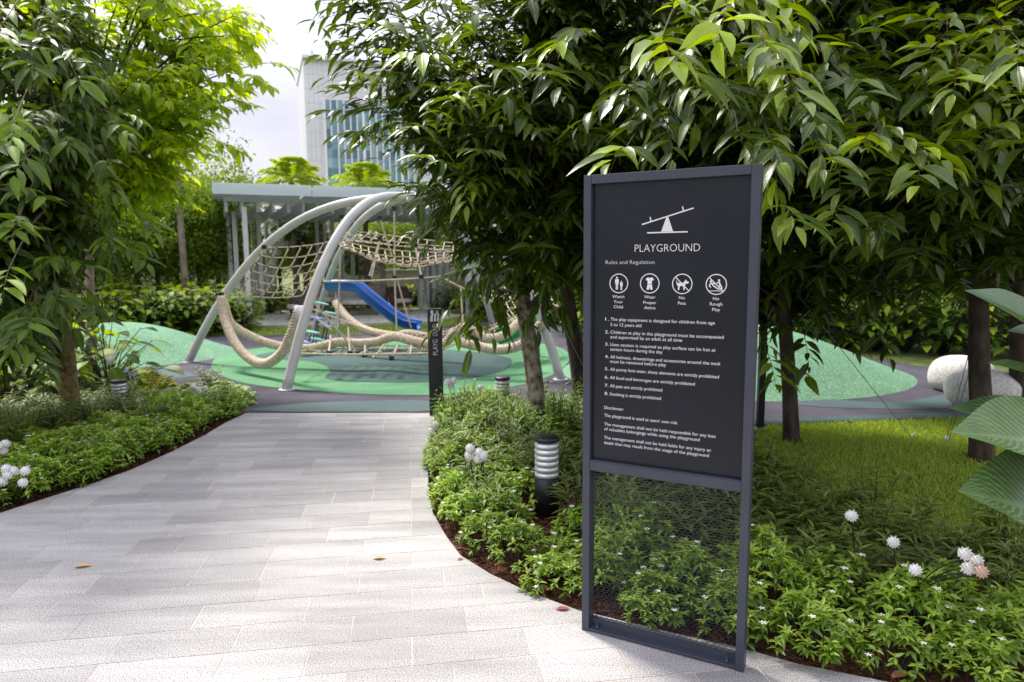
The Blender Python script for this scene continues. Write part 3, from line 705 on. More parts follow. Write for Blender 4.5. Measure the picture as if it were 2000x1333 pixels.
# ------------------------------------------------------------------ totem posts
tb = G(853, 811); th = D(853, 603, tb[1])[2]
tot = empty('totem_sign', tb, 'slim black totem sign reading playground at the path end', 'sign')
tx = np.array([.985, .17, 0]); tx /= np.linalg.norm(tx); tn_ = np.array([tx[1], -tx[0], 0]); TA = [tx, tn_, sz]
mb = MB(); mb.box(tb+sz*th/2, (.072, .03, th/2), TA); tbody = bevel(mb.build('body', M['black'], tot), .003)
def tto(u, v): return tb+tx*u+sz*v+tn_*.0312
for s, y0_, y1_ in (('PLAYG', 692, 651), ('OUND', 661, 633)):
    pass
vv = lambda y: D(853, y, tb[1])[2]
for s, ya, yb in (('PLAYG', 693, 663), ('OUND', 656, 633)):
    va, vb = vv(ya), vv(yb); f = lambda u, v, va=va: tto(.022-v, va+u)
    put_text('lettering', s, 0, 0, vb-va, .048, tbody, f)
mb = MB()
for i, (u, v, a, h_) in enumerate([(-.035, .0, .03, .05), (-.028, .052, .026, .03), (-.03, .084, .03, .028), (.0, .0, .02, .05), (.004, .052, .02, .028), (.03, .0, .022, .045), (.034, .05, .016, .03), (.022, .084, .02, .02)]):
    z0 = vv(630)+.012; pts = [(u-a/2, z0+v), (u+a/2, z0+v), (u+a/2, z0+v+h_), (u-a/4, z0+v+h_*1.1)]
    mb.add([tto(x, z) for x, z in pts], [(0, 1, 2, 3)])
mb.build('leaf_emblem', M['print'], tbody)
pb = G(1484, 838); o = empty('dark_post', pb, 'narrow black post on the lawn edge just behind the rules sign', 'post')
mb = MB(); mb.box(pb+sz*.62, (.03, .03, .62)); bevel(mb.build('shaft', M['black'], o), .004); mb = MB(); mb.box(pb+sz*.006, (.05, .05, .006)); mb.build('foot_plate', M['silver'], o)

# bollards
def bollard(px, py, topy, label, k=1.):
    b_ = G(px, py); h = D(px, topy, b_[1])[2]; o = empty('bollard_light', b_, label, 'bollard light', 'louvred bollard lights in the beds'); r = .078
    hh = h-.26
    mb = MB(); mb.lathe(b_, [(r, 0), (r, hh-.004), (r-.006, hh)], 24); mb.build('post', M['black'], o)
    mb = MB(); mb.lathe(b_, [(r*.72, hh), (r*.72, h-.03)], 20); mb.build('lamp_core', M['whitefin'], o)
    n = 6
    for i in range(n):
        z = hh+.004+i*(h-.036-hh)/n; s_ = (h-.04-hh)/n
        mb = MB(); mb.lathe(b_, [(r*.98, z), (r*.98, z+s_*.62), (r*.78, z+s_*.96), (r*.74, z+s_*.96), (r*.9, z+s_*.55), (r*.9, z)], 24); mb.build('louvre', M['silver'], o)
    mb = MB(); mb.lathe(b_, [(r*.95, h-.03), (r*1.04, h-.026), (r*1.04, h-.008), (r*.92, h), (r*.3, h+.002)], 24); mb.build('cap', M['black'], o)
bollard(1068, 1000, 852, 'nearest black bollard light with silver louvres beside the mottled tree')
bollard(982, 806, 736, 'farther bollard light behind the hedge left of the mottled trunk')
bollard(236, 800, 742, 'bollard light among broad leaves right of the left hand trunk')

# ------------------------------------------------------------------ climbing frame
HUB = D(800, 386, 10.7)
cf = empty('climbing_frame', (HUB[0], HUB[1], 0), 'arched grey steel climbing frame hung with beige rope nets', 'climbing frame')
def arch(foot, p_=2.6, r=.063):
    foot = np.array(foot); pts = []
    for i in range(25):
        s = (i/24)**1.25; p = foot+(HUB-foot)*s; p[2] = HUB[2]*(1-(1-s)**p_); pts.append(p)
    mb = MB(); mb.tube(pts, r, 16); mb.build('arch_tube', M['arch'], cf); return pts
for ft, pw_ in ((G(368, 708), 2.75), (G(560, 762), 2.9), (G(612, 655), 2.5), (G(1095, 742), 3.2), (G(966, 650), 2.4)):
    arch(ft, pw_); mb = MB(); mb.lathe(ft, [(.10, 0), (.10, .012), (.066, .014)], 20); mb.build('foot_plate', M['arch'], cf)
mb = MB(); mb.lathe(HUB-np.array([0, 0, .09]), [(.1, 0), (.16, .03), (.16, .15), (.1, .18)], 20); mb.build('hub', M['arch'], cf)
def braided(pts, r, name='thick_rope'):
    pts = catmull(pts, 14); P = np.array(pts); sg = np.linalg.norm(np.diff(P, axis=0), axis=1); s = np.r_[0, np.cumsum(sg)]
    n = int(s[-1]/.008)+2; q = np.linspace(0, s[-1], n); P = np.c_[[np.interp(q, s, P[:, i]) for i in range(3)]].T
    T = np.gradient(P, axis=0); T /= np.linalg.norm(T, axis=1, keepdims=True)
    nn = 24; V = np.zeros((n, nn, 3)); prev = np.array([0, 0, 1.])
    for i in range(n):
        prev = prev-T[i]*(prev@T[i]); prev /= np.linalg.norm(prev)+1e-9; b_ = np.cross(T[i], prev)
        for k in range(nn):
            a = 2*math.pi*k/nn; tw = q[i]*2*math.pi/.17
            rr = r*(.78+.24*abs(math.sin(2.0*(a-tw)))**.7)
            V[i, k] = P[i]+rr*(math.cos(a)*prev+math.sin(a)*b_)
    Tn = []
    I = np.arange(n-1)[:, None]*nn; K = np.arange(nn)[None]; K2 = (K+1) % nn
    a, b_, c, d = (I+K).ravel(), (I+K2).ravel(), (I+nn+K2).ravel(), (I+nn+K).ravel()
    Tn = np.r_[np.c_[a, b_, c], np.c_[a, c, d]]
    return link(name, mesh_np(name, V.reshape(-1, 3), Tn), cf, True, [M['rope']])
def PD(lst): return [D(*p) for p in lst]
braided(PD([(432, 582, 10.3), (440, 628, 10.1), (468, 682, 9.7), (510, 711, 9.3), (548, 692, 9.0), (572, 645, 8.85), (584, 606, 8.8)]), .068)
braided(PD([(436, 590, 10.4), (452, 632, 10.5), (500, 662, 10.3), (560, 679, 10.1), (610, 680, 10), (660, 669, 9.9), (700, 671, 9.9), (735, 668, 9.9), (770, 658, 9.8), (815, 668, 9.6), (860, 676, 9.5), (884, 655, 9.5), (905, 640, 9.5), (928, 650, 9.5), (950, 662, 9.5), (985, 655, 9.6), (1016, 628, 9.8)]), .068)
braided(PD([(655, 592, 12.), (680, 622, 11.6), (715, 645, 11.2), (770, 656, 10.9), (800, 652, 10.8), (860, 662, 10.6), (890, 646, 10.5)]), .068)
braided(PD([(895, 668, 9.2), (930, 676, 9.1), (975, 684, 9.), (1020, 672, 9.0), (1058, 632, 9.0)]), .066)
def thin(mb, pts, r=.011, sag=0, n=8):
    if len(pts) == 2:
        a, b_ = [np.array(p, float) for p in pts]; pts = [a+(b_-a)*t-np.array([0, 0, sag*4*t*(1-t)]) for t in np.linspace(0, 1, n)]
    mb.tube(pts, r, 5, cap=False)
def net(c00, c10, c11, c01, nu, nv, sag, r=.008, bulge=(0, 0, 0), name='rope_net', wob=.009):
    c = [np.array(D(*p)) for p in (c00, c10, c11, c01)]; bulge = np.array(bulge)
    def S_(u, v):
        p = (1-u)*(1-v)*c[0]+u*(1-v)*c[1]+u*v*c[2]+(1-u)*v*c[3]
        p = p+(np.array([0, 0, -sag])+bulge)*4*u*(1-u)*(.35+.65*4*v*(1-v)); return p
    mb = MB(); jt = {}
    def Q(i, j):
        if (i, j) not in jt:
            w = 0 if i in (0, nu) or j in (0, nv) else wob; jt[i, j] = S_(i/nu, j/nv)+rng.normal(0, w+1e-6, 3)
        return jt[i, j]
    for j in range(nv+1): mb.tube(catmull([Q(i, j) for i in range(nu+1)], 2), r, 5, cap=False)
    for i in range(nu+1): mb.tube(catmull([Q(i, j) for j in range(nv+1)], 2), r, 5, cap=False)
    o = mb.build(name, M['rope'], cf)
    kb = MB()
    for i in range(nu+1):
        for j in range(nv+1): p = Q(i, j); kb.box(p, (r*1.25, r*1.25, r*1.4))
    k = kb.build('connectors', M['knot'], o, True); k['kind'] = 'stuff'
    return o
net((516, 483, 10.5), (655, 470, 11.6), (590, 578, 11.2), (468, 575, 10.4), 6, 6, .12, bulge=(.0, -.1, 0))
net((655, 468, 11.8), (885, 492, 11.4), (880, 512, 9.7), (668, 484, 9.6), 14, 6, .22, r=.009)
net((655, 468, 11.8), (690, 452, 12.6), (885, 475, 12.2), (885, 492, 11.4), 3, 12, .05, r=.008)
net((578, 690, 9.1), (850, 692, 9.2), (850, 676, 10.2), (640, 672, 10.4), 9, 3, .04, r=.009)
net((690, 668, 10.6), (905, 655, 10.3), (1010, 625, 9.9), (900, 645, 9.4), 8, 5, .05, r=.009)
net((985, 560, 12.4), (1030, 640, 10.5), (1000, 650, 12), (950, 575, 14), 6, 4, .05)
net((1048, 535, 10.8), (1092, 600, 10.6), (1010, 560, 12.4), (1000, 520, 12.6), 5, 4, .04)
mb = MB()
for a, b_ in [((622, 551, 9.3), (860, 541, 9.6)), ((667, 422, 10.1), (660, 640, 10.1)), ((770, 408, 10.3), (771, 543, 10.3)), ((771, 543, 10.3), (775, 652, 10.2)), ((775, 543, 10.3), (803, 640, 10.4)),
              ((742, 424, 10.7), (765, 500, 10.7)), ((742, 466, 9.8), (720, 543, 9.5)), ((811, 480, 9.8), (823, 541, 9.5)), ((725, 543, 9.5), (742, 466, 9.8)),
              ((575, 691, 9), (850, 690, 9.1)), ((612, 590, 9.2), (700, 690, 9.6)), ((600, 600, 10.6), (850, 690, 10.2)), ((646, 655, 9.7), (642, 690, 9.2)), ((680, 640, 9.7), (684, 690, 9.3)), ((648, 645, 9.8), (604, 610, 9.8)), ((713, 675, 9.7), (712, 694, 9.3)), ((750, 673, 9.7), (727, 700, 9.2)), ((776, 676, 9.6), (765, 700, 9.2)), ((804, 672, 9.6), (800, 696, 9.2)),
              ((858, 540, 9.6), (985, 600, 9.9)), ((900, 560, 10.), (905, 645, 9.6)), ((985, 585, 10.5), (965, 650, 10)), ((1010, 620, 9.8), (860, 684, 9.3))]:
    thin(mb, [D(*a), D(*b_)], .013, .015)
mb.build('suspension_ropes', M['rope'], cf)
mb = MB()
for p in [(667, 424, 10.1), (770, 408, 10.3), (742, 426, 10.7), (626, 551, 9.3), (516, 483, 10.5), (432, 575, 10.35), (720, 543, 9.5), (771, 543, 10.), (823, 541, 9.5), (646, 690, 9.2), (684, 690, 9.3), (712, 694, 9.3), (765, 700, 9.2), (643, 690, 9.2), (578, 690, 9.05), (700, 690, 9.5), (742, 467, 9.8), (811, 480, 9.8), (905, 668, 9.3), (920, 660, 9.4), (1017, 622, 9.8)]:
    mb.box(D(*p), (.03, .03, .03))
k = mb.build('rope_clamps', M['knot'], cf)
for q in [(433, 583, 10.35), (584, 604, 8.78)]:
    mb = MB(); p = D(*q); mb.tube([p+np.array([0, 0, .04]), p-np.array([0, 0, .14])], .055, 12); mb.build('rope_socket', M['whitefin'], cf)
# stepping discs on leaning poles
discs = [(628, 593, 'mint', 12.2), (646, 612, 'mint', 12.6), (621, 622, 'lilac', 12.), (636, 637, 'lilac', 12.1), (609, 649, 'mint', 11.6), (620, 663, 'mint', 12.), (592, 668, 'lilac', 11.4)]
for px, py, m_, Y in discs:
    p = D(px, py, Y); mb = MB(); 
    ax = np.array([.93, .2, -.22]); ax /= np.linalg.norm(ax); a2 = np.cross(np.array([0, 0, 1.]), ax); a2 /= np.linalg.norm(a2); nn_ = np.cross(ax, a2)
    vs = []; n = 20
    for z in (-.012, .012):
        for k in range(n): a = 2*math.pi*k/n; vs.append(p+ax*.13*math.cos(a)+a2*.13*math.sin(a)+nn_*z)
    mb.add(vs, [tuple(range(n))[::-1], tuple(range(n, 2*n))]+[(k, (k+1) % n, n+(k+1) % n, n+k) for k in range(n)])
    o = mb.build('step_disc', M[m_], cf); o['label'] = 'mint green round step' if m_ == 'mint' else 'pale blue round step'
    mb = MB(); mb.tube([p, p+np.array([-.12, -.05, -max(.2, p[2]*.9)])], .012, 6); mb.build('step_rod', M['knot'], cf)
# slides
def slide(px_pts, w, mat_, label, wdir):
    c = [D(*p) for p in px_pts]; c = catmull(c, 6); wd = np.array(wdir, float); wd /= np.linalg.norm(wd)
    root = empty('slide', (c[-1][0], c[-1][1], 0), label, 'slide')
    prof = []; n = 14
    for i in range(n+1):
        a = math.pi*(i/n); prof.append((-math.cos(a)*w, -math.sin(a)*w*.72))
    prof = [(-w-.035, -.03), (-w-.035, .02)]+[(x, y+.0) for x, y in prof]+[(w+.035, .02), (w+.035, -.03)]
    prof2 = [(x*1.06, y-.03) for x, y in prof[2:-2]][::-1]
    full = prof+prof2; m_ = len(full); vs = []
    for i, p in enumerate(c):
        t = c[min(i+1, len(c)-1)]-c[max(i-1, 0)]; t /= np.linalg.norm(t); nrm = np.cross(wd, t); nrm /= np.linalg.norm(nrm)
        if nrm[2] < 0: nrm = -nrm
        vs += [p+wd*x+nrm*(y+.1) for x, y in full]
    fs = [(i*m_+k, i*m_+(k+1) % m_, (i+1)*m_+(k+1) % m_, (i+1)*m_+k) for i in range(len(c)-1) for k in range(m_)]
    mb = MB(); mb.add(vs, fs, 0, True); mb.build('chute', mat_, root)
    mb = MB(); p = c[2]; mb.tube([(p[0], p[1], p[2]-.05), (p[0], p[1], 0)], .04, 10); mb.build('support_leg', M['arch'], root)
    return root
slide([(640, 560, 12.6), (690, 562, 12.5), (712, 578, 12.4), (750, 608, 12.3), (785, 632, 12.2), (818, 640, 12.1)], .21, M['blue'], 'royal blue curved slide coming down behind the rope net', (.05, 1, 0))
slide([(1060, 612, 11.2), (1030, 628, 10.8), (1000, 646, 10.5), (975, 655, 10.4)], .3, M['green'], 'emerald green slide behind the thick ropes at right', (.3, 1, 0))

# ------------------------------------------------------------------ pergola, deck, furniture
ang = math.radians(23); p1 = np.array([math.cos(ang), math.sin(ang), 0]); p2 = np.array([-p1[1], p1[0], 0])
PC = D(437, 398, 16.9); PZ = PC[2]; PC = np.array([PC[0], PC[1], 0])
per = empty('pergola', PC, 'grey steel pergola with glass roof on tall fin posts over a seating deck', 'pergola')
pa = [p1, p2, sz]; LEN, DEP = 13., 4.6
pp = lambda a, b_, z: PC+p1*a+p2*b_+sz*z
mb = MB(); mb.box(pp(LEN/2, 0, PZ+.10), (LEN/2, .05, .05), pa); mb.build('front_beam', M['steel'], per)
mb = MB(); mb.box(pp(LEN/2, DEP, PZ+.02), (LEN/2, .05, .11), pa); mb.build('rear_beam', M['steel'], per)
proto = None
nr_ = int(LEN/.36)
mb = MB(); mb.box((0, 0, 0), (.035, DEP/2+.12, .12), pa); rme = mb.mesh('rafter'); rme.materials.append(M['steel'])
for i in range(nr_+1):
    o = bpy.data.objects.new('rafter', rme); COL.objects.link(o); o.parent = per; o.location = Vector((p1*(.05+i*.36)+p2*DEP/2+sz*(PZ-.08)).tolist())
for i in range(6):
    a = -.25+i*2.25
    mb = MB(); mb.box(pp(a+1.11, DEP/2-.35, PZ+.33), (1.10, DEP/2+.55, .012), [p1, p2*.995+sz*.0, sz]); mb.build('roof_glass', M['roofglass'], per)
    mb = MB(); mb.box(pp(a+1.11, -.9, PZ+.28), (1.10, .012, .13), pa); mb.build('glass_fascia', M['roofglass'], per)
    if i: 
        mb = MB(); mb.box(pp(a, DEP/2-.35, PZ+.22), (.025, DEP/2+.55, .09), pa); mb.build('roof_bracket', M['steel'], per)
cols = [(489, 637), (477, 611), (456, 618), (514, 617), (466, 600), (655, 606), (672, 604), (692, 603), (705, 600), (640, 602), (822, 607), (835, 606), (847, 606), (860, 606), (873, 606), (916, 622), (446, 612), (502, 608), (528, 606), (625, 603), (468, 626), (452, 606), (484, 603), (540, 604)]
for x, y in cols:
    g_ = G(x, y); mb = MB(); mb.box((g_[0], g_[1], PZ/2-.05), (.055, .10, PZ/2-.05), pa); mb.build('fin_post', M['steel'], per)
deckp = [gp(*p) for p in [(395, 636), (480, 641), (560, 639), (700, 636), (840, 632), (925, 617), (905, 606), (780, 606), (560, 610), (440, 614)]]
sheet('deck', deckp, .05, M['deck'])
mb = MB(); n = len(deckp); mb.add([(*p, .05) for p in deckp]+[(*p, -.02) for p in deckp], [(i, (i+1) % n, n+(i+1) % n, n+i) for i in range(n)]); mb.build('deck_edge', M['deck'])['kind'] = 'structure'
def cushion(root, c, d, m_, name='cushion', rotx=0, label=None):
    bm = bmesh.new(); bmesh.ops.create_cube(bm, size=2); bmesh.ops.subdivide_edges(bm, edges=bm.edges, cuts=3, use_grid_fill=True)
    for v in bm.verts:
        k = max(abs(v.co.x), abs(v.co.y)); e = (1-.25*(v.co.x**4+v.co.y**4)/2)
        v.co.z *= e; v.co.x *= d[0]; v.co.y *= d[1]; v.co.z *= d[2]
    me = bpy.data.meshes.new(name); bm.to_mesh(me); bm.free(); me.polygons.foreach_set('use_smooth', [True]*len(me.polygons))
    o = link(name, me, root, False, [M[m_]]); o.location = c; o.rotation_euler = (rotx, 0, 0)
    if label: o['label'] = label
    return o
def sofa(px, py, W_, label, name='garden_sofa', cat='sofa', seats=3):
    g_ = G(px, py, .05); r = empty(name, g_, label, cat); r.rotation_euler = (0, 0, .12)
    mb = MB(); mb.box((0, 0, .22), (W_, .38, .06)); mb.build('base', M['wicker'], r, False)
    mb = MB(); mb.tube([(-W_+.04, .36, .26), (-W_+.04, .43, .72), (W_-.04, .43, .72), (W_-.04, .36, .26)], .035, 8); mb.box((0, .40, .48), (W_-.05, .02, .2)); mb.build('back_frame', M['wicker'], r, False)
    for s_ in (-1, 1):
        mb = MB(); mb.box((s_*(W_-.03), 0, .38), (.03, .36, .12)); mb.build('arm', M['wicker'], r, False)
        for t in (-1, 1): mb = MB(); mb.box((s_*(W_-.06), t*.32, .08), (.02, .02, .08)); mb.build('leg', M['black'], r, False)
    for i in range(seats):
        x = (i-(seats-1)/2)*(2*W_-.14)/seats
        cushion(r, (x, -.02, .35), ((W_-.09)/seats, .34, .075), 'cush', 'seat_cushion'); cushion(r, (x, .27, .58), ((W_-.1)/seats, .2, .09), 'cush2' if i % 2 == 0 else 'cush', 'back_cushion', 1.25)
    return r
sofa(683, 607, 1.15, 'low wicker sofa piled with pale and pink cushions behind the blue slide')
def wick_chair(px, py, rot, label):
    g_ = G(px, py, .05); r = empty('wicker_chair', g_, label, 'chair', 'wicker chairs on the deck'); r.rotation_euler = (0, 0, rot)
    mb = MB(); vs = []; n = 16
    for j, (z, rr, fl) in enumerate([(.18, .26, 0), (.36, .31, 0), (.74, .37, 0)]):
        for k in range(n+1): a = math.pi*(-.15)+math.pi*1.3*k/n; vs.append((rr*math.cos(a), rr*math.sin(a), z-(.16 if j == 2 and (k < 3 or k > n-3) else 0)))
    for j, (z, rr) in enumerate([(.74, .34), (.36, .28), (.18, .23)]):
        for k in range(n+1): a = math.pi*(-.15)+math.pi*1.3*k/n; vs.append((rr*math.cos(a), rr*math.sin(a), z-(.16 if j == 0 and (k < 3 or k > n-3) else 0)))
    m_ = n+1; fs = [(j*m_+k, j*m_+k+1, (j+1)*m_+k+1, (j+1)*m_+k) for j in range(5) for k in range(n)]; mb.add(vs, fs, 0, True); mb.build('shell', M['wicker'], r, False)
    mb = MB(); mb.lathe((0, 0, .2), [(.25, 0), (.28, .1)], 16); mb.build('seat_base', M['wicker'], r, False)
    cushion(r, (0, 0, .35), (.25, .25, .06), 'cush', 'seat_cushion')
    for a, b_ in ((1, 1), (1, -1), (-1, 1), (-1, -1)): mb = MB(); mb.tube([(a*.15, b_*.15, .2), (a*.24, b_*.24, 0)], .013, 6); mb.build('leg', M['black'], r, False)
wick_chair(587, 626, -.9, 'brown wicker tub chair at the left end of the deck')
wick_chair(782, 611, .8, 'brown wicker tub chair right of the sofa')
g_ = G(708, 615, .05); ct = empty('coffee_table', g_, 'low upholstered table in front of the sofa', 'table')
cushion(ct, (0, 0, .36), (.5, .36, .06), 'cush', 'top'); mb = MB(); mb.box((0, 0, .28), (.5, .36, .015)); mb.build('table_frame', M['black'], ct, False)
for a, b_ in ((1, 1), (1, -1), (-1, 1), (-1, -1)): mb = MB(); mb.box((a*.47, b_*.33, .14), (.012, .012, .14)); mb.build('leg', M['black'], ct, False)
# walls at the back
def wallbox(a, b_, h, t, label):
    a = np.array([*a, 0.]); b_ = np.array([*b_, 0.]); d = b_-a; L2 = np.linalg.norm(d); d /= L2; q = np.array([-d[1], d[0], 0])
    mb = MB(); mb.box((a+b_)/2+sz*h/2, (L2/2, t, h/2), [d, q, sz]); o = mb.build('boundary_wall', M['wall']); tag(o, label, 'wall')
    mb = MB(); mb.box((a+b_)/2+sz*(h+.03), (L2/2+.03, t+.03, .03), [d, q, sz]); mb.build('coping', M['deck'], o, True)
wallbox((-6.5, 25.5), (9, 25.0), 1.15, .1, 'low beige wall behind the pergola deck')
wallbox((-24, 21), (-8.5, 24.5), 1.3, .1, 'low beige wall behind the left hand hedge')

# ------------------------------------------------------------------ tower
TY = 150.
tl = D(592, 113, TY); trx = D(905, 120, TY+12)
td = np.array([trx[0]-tl[0], trx[1]-tl[1], 0]); TW = np.linalg.norm(td); td /= TW; tnn = np.array([-td[1], td[0], 0]); TAX = [td, tnn, sz]; TH = tl[2]
T0 = np.array([tl[0], tl[1], 0]); tw = empty('office_tower', T0, 'tall pale grey office tower with a teal glass front', 'building')
tp = lambda a, b_, z: T0+td*a+tnn*b_+sz*z
gl = D(631, 190, TY)[0]-tl[0]; gtop = D(631, 190, TY)[2]
mb = MB(); mb.box(tp(TW/2, 13, TH/2), (TW/2, 12, TH/2), TAX); mb.build('core', M['clad'], tw)
mb = MB(); mb.box(tp(TW/2, 12.6, TH+.3), (TW/2+.2, 12.8, .3), TAX); mb.build('roof_parapet', M['clad'], tw)
mb = MB(); mb.box(tp(2, 2, TH+1.2), (.3, .3, .9), TAX); mb.build('roof_mast', M['steel'], tw)
# cladding panels left pier and top band
pm = MB(); pm.box((0, 0, 0), (.48, .06, .98), TAX); pme = pm.mesh('clad_panel'); pme.materials.append(M['clad'])
def tchild(name, me, p):
    o = bpy.data.objects.new(name, me); COL.objects.link(o); o.parent = tw; o.location = Vector((p-T0).tolist()); return o
pw = gl/4
pm = MB(); pm.box((0, 0, 0), (pw/2-.015, .08, 1.48), TAX); pme = pm.mesh('clad_panel'); pme.materials.append(M['clad'])
for i in range(4):
    for j in range(int(TH/3)): tchild('clad_panel', pme, tp(pw*(i+.5), .9, TH-1.5-3*j))
bw = 1.38; nb = int((TW-gl)/bw)
pm = MB(); pm.box((0, 0, 0), (bw/2-.015, .08, (TH-gtop)/8-.02), TAX); pme2 = pm.mesh('band_panel'); pme2.materials.append(M['clad'])
for i in range(nb):
    for j in range(4): tchild('band_panel', pme2, tp(gl+bw*(i+.5), .85, gtop+(TH-gtop)*(j+.5)/4))
fl = 2.05; nf = int(gtop/fl)
pmes = []
for gm in TG:
    pm = MB(); pm.box((0, 0, 0), (bw/2-.06, .05, fl/2-.07), TAX); q = pm.mesh('pane'); q.materials.append(gm); pmes.append(q)
cnt = 0
for i in range(nb):
    for j in range(nf):
        if cnt > 298: break
        z = gtop-fl*(j+.5); k = rng.choice(3, p=[.45, .3, .25])
        if z < 15 or i > 14: continue
        tchild('pane', pmes[k], tp(gl+bw*(i+.5), .93, z)); cnt += 1
for i in range(min(nb, 15)+1):
    hz = gtop-15 if i % 2 == 0 or i > 8 else random.choice([gtop*.25, gtop*.42, gtop*.6])
    mb = MB(); mb.box(tp(gl+bw*i, .4, gtop-hz/2), (.13 if i % 6 else .28, .45, hz/2), TAX); mb.build('fin', M['whitefin'], tw)

# ------------------------------------------------------------------ near trees
def tk(lst):  # [(px,py,Y,r)]
    return [(D(x, y, Y), r) for x, y, Y, r in lst]
g4 = G(1045, 852)
trunk4 = [(np.array([g4[0], g4[1], -.03]), .092)]+tk([(1045, 760, 6.06, .083), (1035, 680, 6.05, .076), (1018, 560, 6.05, .068), (1012, 450, 6.05, .055), (1020, 330, 6.05, .045), (1035, 180, 6.05, .035), (1040, 40, 6.05, .025), (1045, -150, 6.05, .015)])
ex4 = []
for (x, y, Y, n, yg) in [(850, 110, 4.2, 5, .7), (790, 60, 4.6, 4, .5), (900, 200, 4.1, 5, .6), (1000, 140, 4.0, 5, .35), (1060, 150, 3.9, 4, .45), (830, 250, 4.4, 4, .5), (940, 40, 4.2, 4, .4), (735, 60, 5.2, 8, .05), (745, 130, 5.4, 8, 0), (760, 210, 5.4, 8, 0), (760, 0, 5.4, 9, 0), (800, 80, 5.6, 9, 0), (790, 170, 5.7, 9, 0), (820, 270, 5.6, 8, 0), (700, 20, 5.3, 6, 0), (715, 100, 5.3, 9, 0), (730, 165, 5.4, 8, 0), (755, 60, 5.3, 9, 0), (785, 125, 5.5, 9, 0), (765, 250, 5.5, 8, 0), (740, 215, 5.4, 7, 0), (735, 270, 5.4, 4, .25), (870, 320, 4.4, 3, .5), (960, 300, 4.3, 3, .2), (760, 160, 4.8, 4, .4), (1130, 60, 4., 4, .3), (860, 380, 5, 4, .0), (915, 560, 5.6, 5, 0), (940, 600, 5.5, 5, 0), (960, 520, 5.5, 5, 0), (1080, 540, 5.6, 5, 0)]:
    ex4.append((D(x, y, Y), D(1015, min(430, y+140), 5.8), n, yg))
leafy_tree('broadleaf_tree', 'leafy tree with mottled trunk between the bollard light and the rules sign', 'trees with long glossy leaves', trunk4,
    [((.1, 5.6, 3.1), (1.15, 1.4, 1.15), 5), ((-.0, 5.6, 2.15), (.65, .8, .7), 3), ((.75, 5.5, 2.7), (1.1, 1.2, 1.3), 5)],
    140, 11, M['L_main'], M['bark'], leaf=.17, width=.29, extra=ex4, tone=(.0, .36), droop=.2)  # low crown tone puts canopy shade into the leaf colour
g5 = G(1140, 806)
trunk5 = [(np.array([g5[0], g5[1], -.03]), .10)]+tk([(1128, 700, 7.08, .09), (1110, 600, 7.05, .08), (1095, 450, 7., .07), (1090, 250, 7., .05), (1095, 60, 7., .03), (1100, -100, 7, .02)])
leafy_tree('broadleaf_tree', 'dark trunked leaning tree half hidden behind the left edge of the rules sign', 'trees with long glossy leaves', trunk5,
    [((.9, 7.2, 3.0), (1.2, .8, 1.1), 4), ((1.1, 7, 2.1), (.7, .7, .6), 3)],
    52, 10, M['L_main'], M['darkbark'], leaf=.165, width=.26, tone=(0, .3), nobj=60)
g6 = G(1546, 862)
trunk6 = [(np.array([g6[0], g6[1], -.03]), .072)]+tk([(1543, 780, 5.82, .064), (1538, 700, 5.82, .06), (1532, 600, 5.82, .056), (1530, 420, 5.82, .05), (1535, 200, 5.8, .04), (1540, 20, 5.8, .03), (1540, -150, 5.8, .02)])
ex6 = []
fr6 = D(1535, 250, 5.6)
for (x, y, Y, n, yg) in [(1290, 80, 2.7, 3, .75), (1420, 20, 2.7, 4, .8), (1480, 70, 2.75, 4, .75), (1520, 130, 2.8, 3, .6), (1225, 285, 3.15, 1, .6), (1350, 130, 3., 5, .35), (1420, 160, 3.2, 5, .3), (1500, 260, 3., 4, .55), (1440, 250, 3.3, 5, .2), (1300, 230, 3.4, 5, .15), (1600, 270, 3.1, 5, .5), (1530, 400, 3., 2, .6), (1560, 20, 3.3, 5, .2), (1650, 150, 3.4, 6, .3), (1240, 160, 3.5, 5, .1), (1560, 200, 3.4, 6, .2), (1500, 690, 5.6, 3, 0), (1600, 560, 5.4, 6, 0), (1640, 640, 5.6, 4, 0), (1570, 650, 5.6, 4, 0), (1690, 600, 5.4, 5, 0), (1540, 500, 5., 6, .1)]:
    ex6.append((D(x, y, Y), D(1400+(x-1400)*.6, y-90, Y+1.3), n, yg))
leafy_tree('broadleaf_tree', 'slender dark tree on the lawn just right of the rules sign', 'trees with long glossy leaves', trunk6,
    [((1.9, 5.2, 3.1), (1.3, 1.5, 1.15), 5), ((2.6, 5.2, 2.7), (1.0, 1.2, 1.0), 4), ((2.5, 6.0, 1.6), (.9, .5, .5), 2.2)],
    140, 11, M['L_main'], M['darkbark'], leaf=.17, width=.32, extra=ex6, tone=(.0, .36), droop=.15)  # crown leaves toned darker as painted shade behind the brighter near sprays
g7 = G(1918, 898)
trunk7 = [(np.array([g7[0], g7[1], -.03]), .092)]+tk([(1916, 800, 5.2, .078), (1912, 700, 5.2, .072), (1912, 560, 5.2, .066), (1915, 400, 5.2, .06), (1920, 200, 5.2, .045), (1925, 0, 5.2, .03), (1925, -150, 5.2, .02)])
ex7 = []
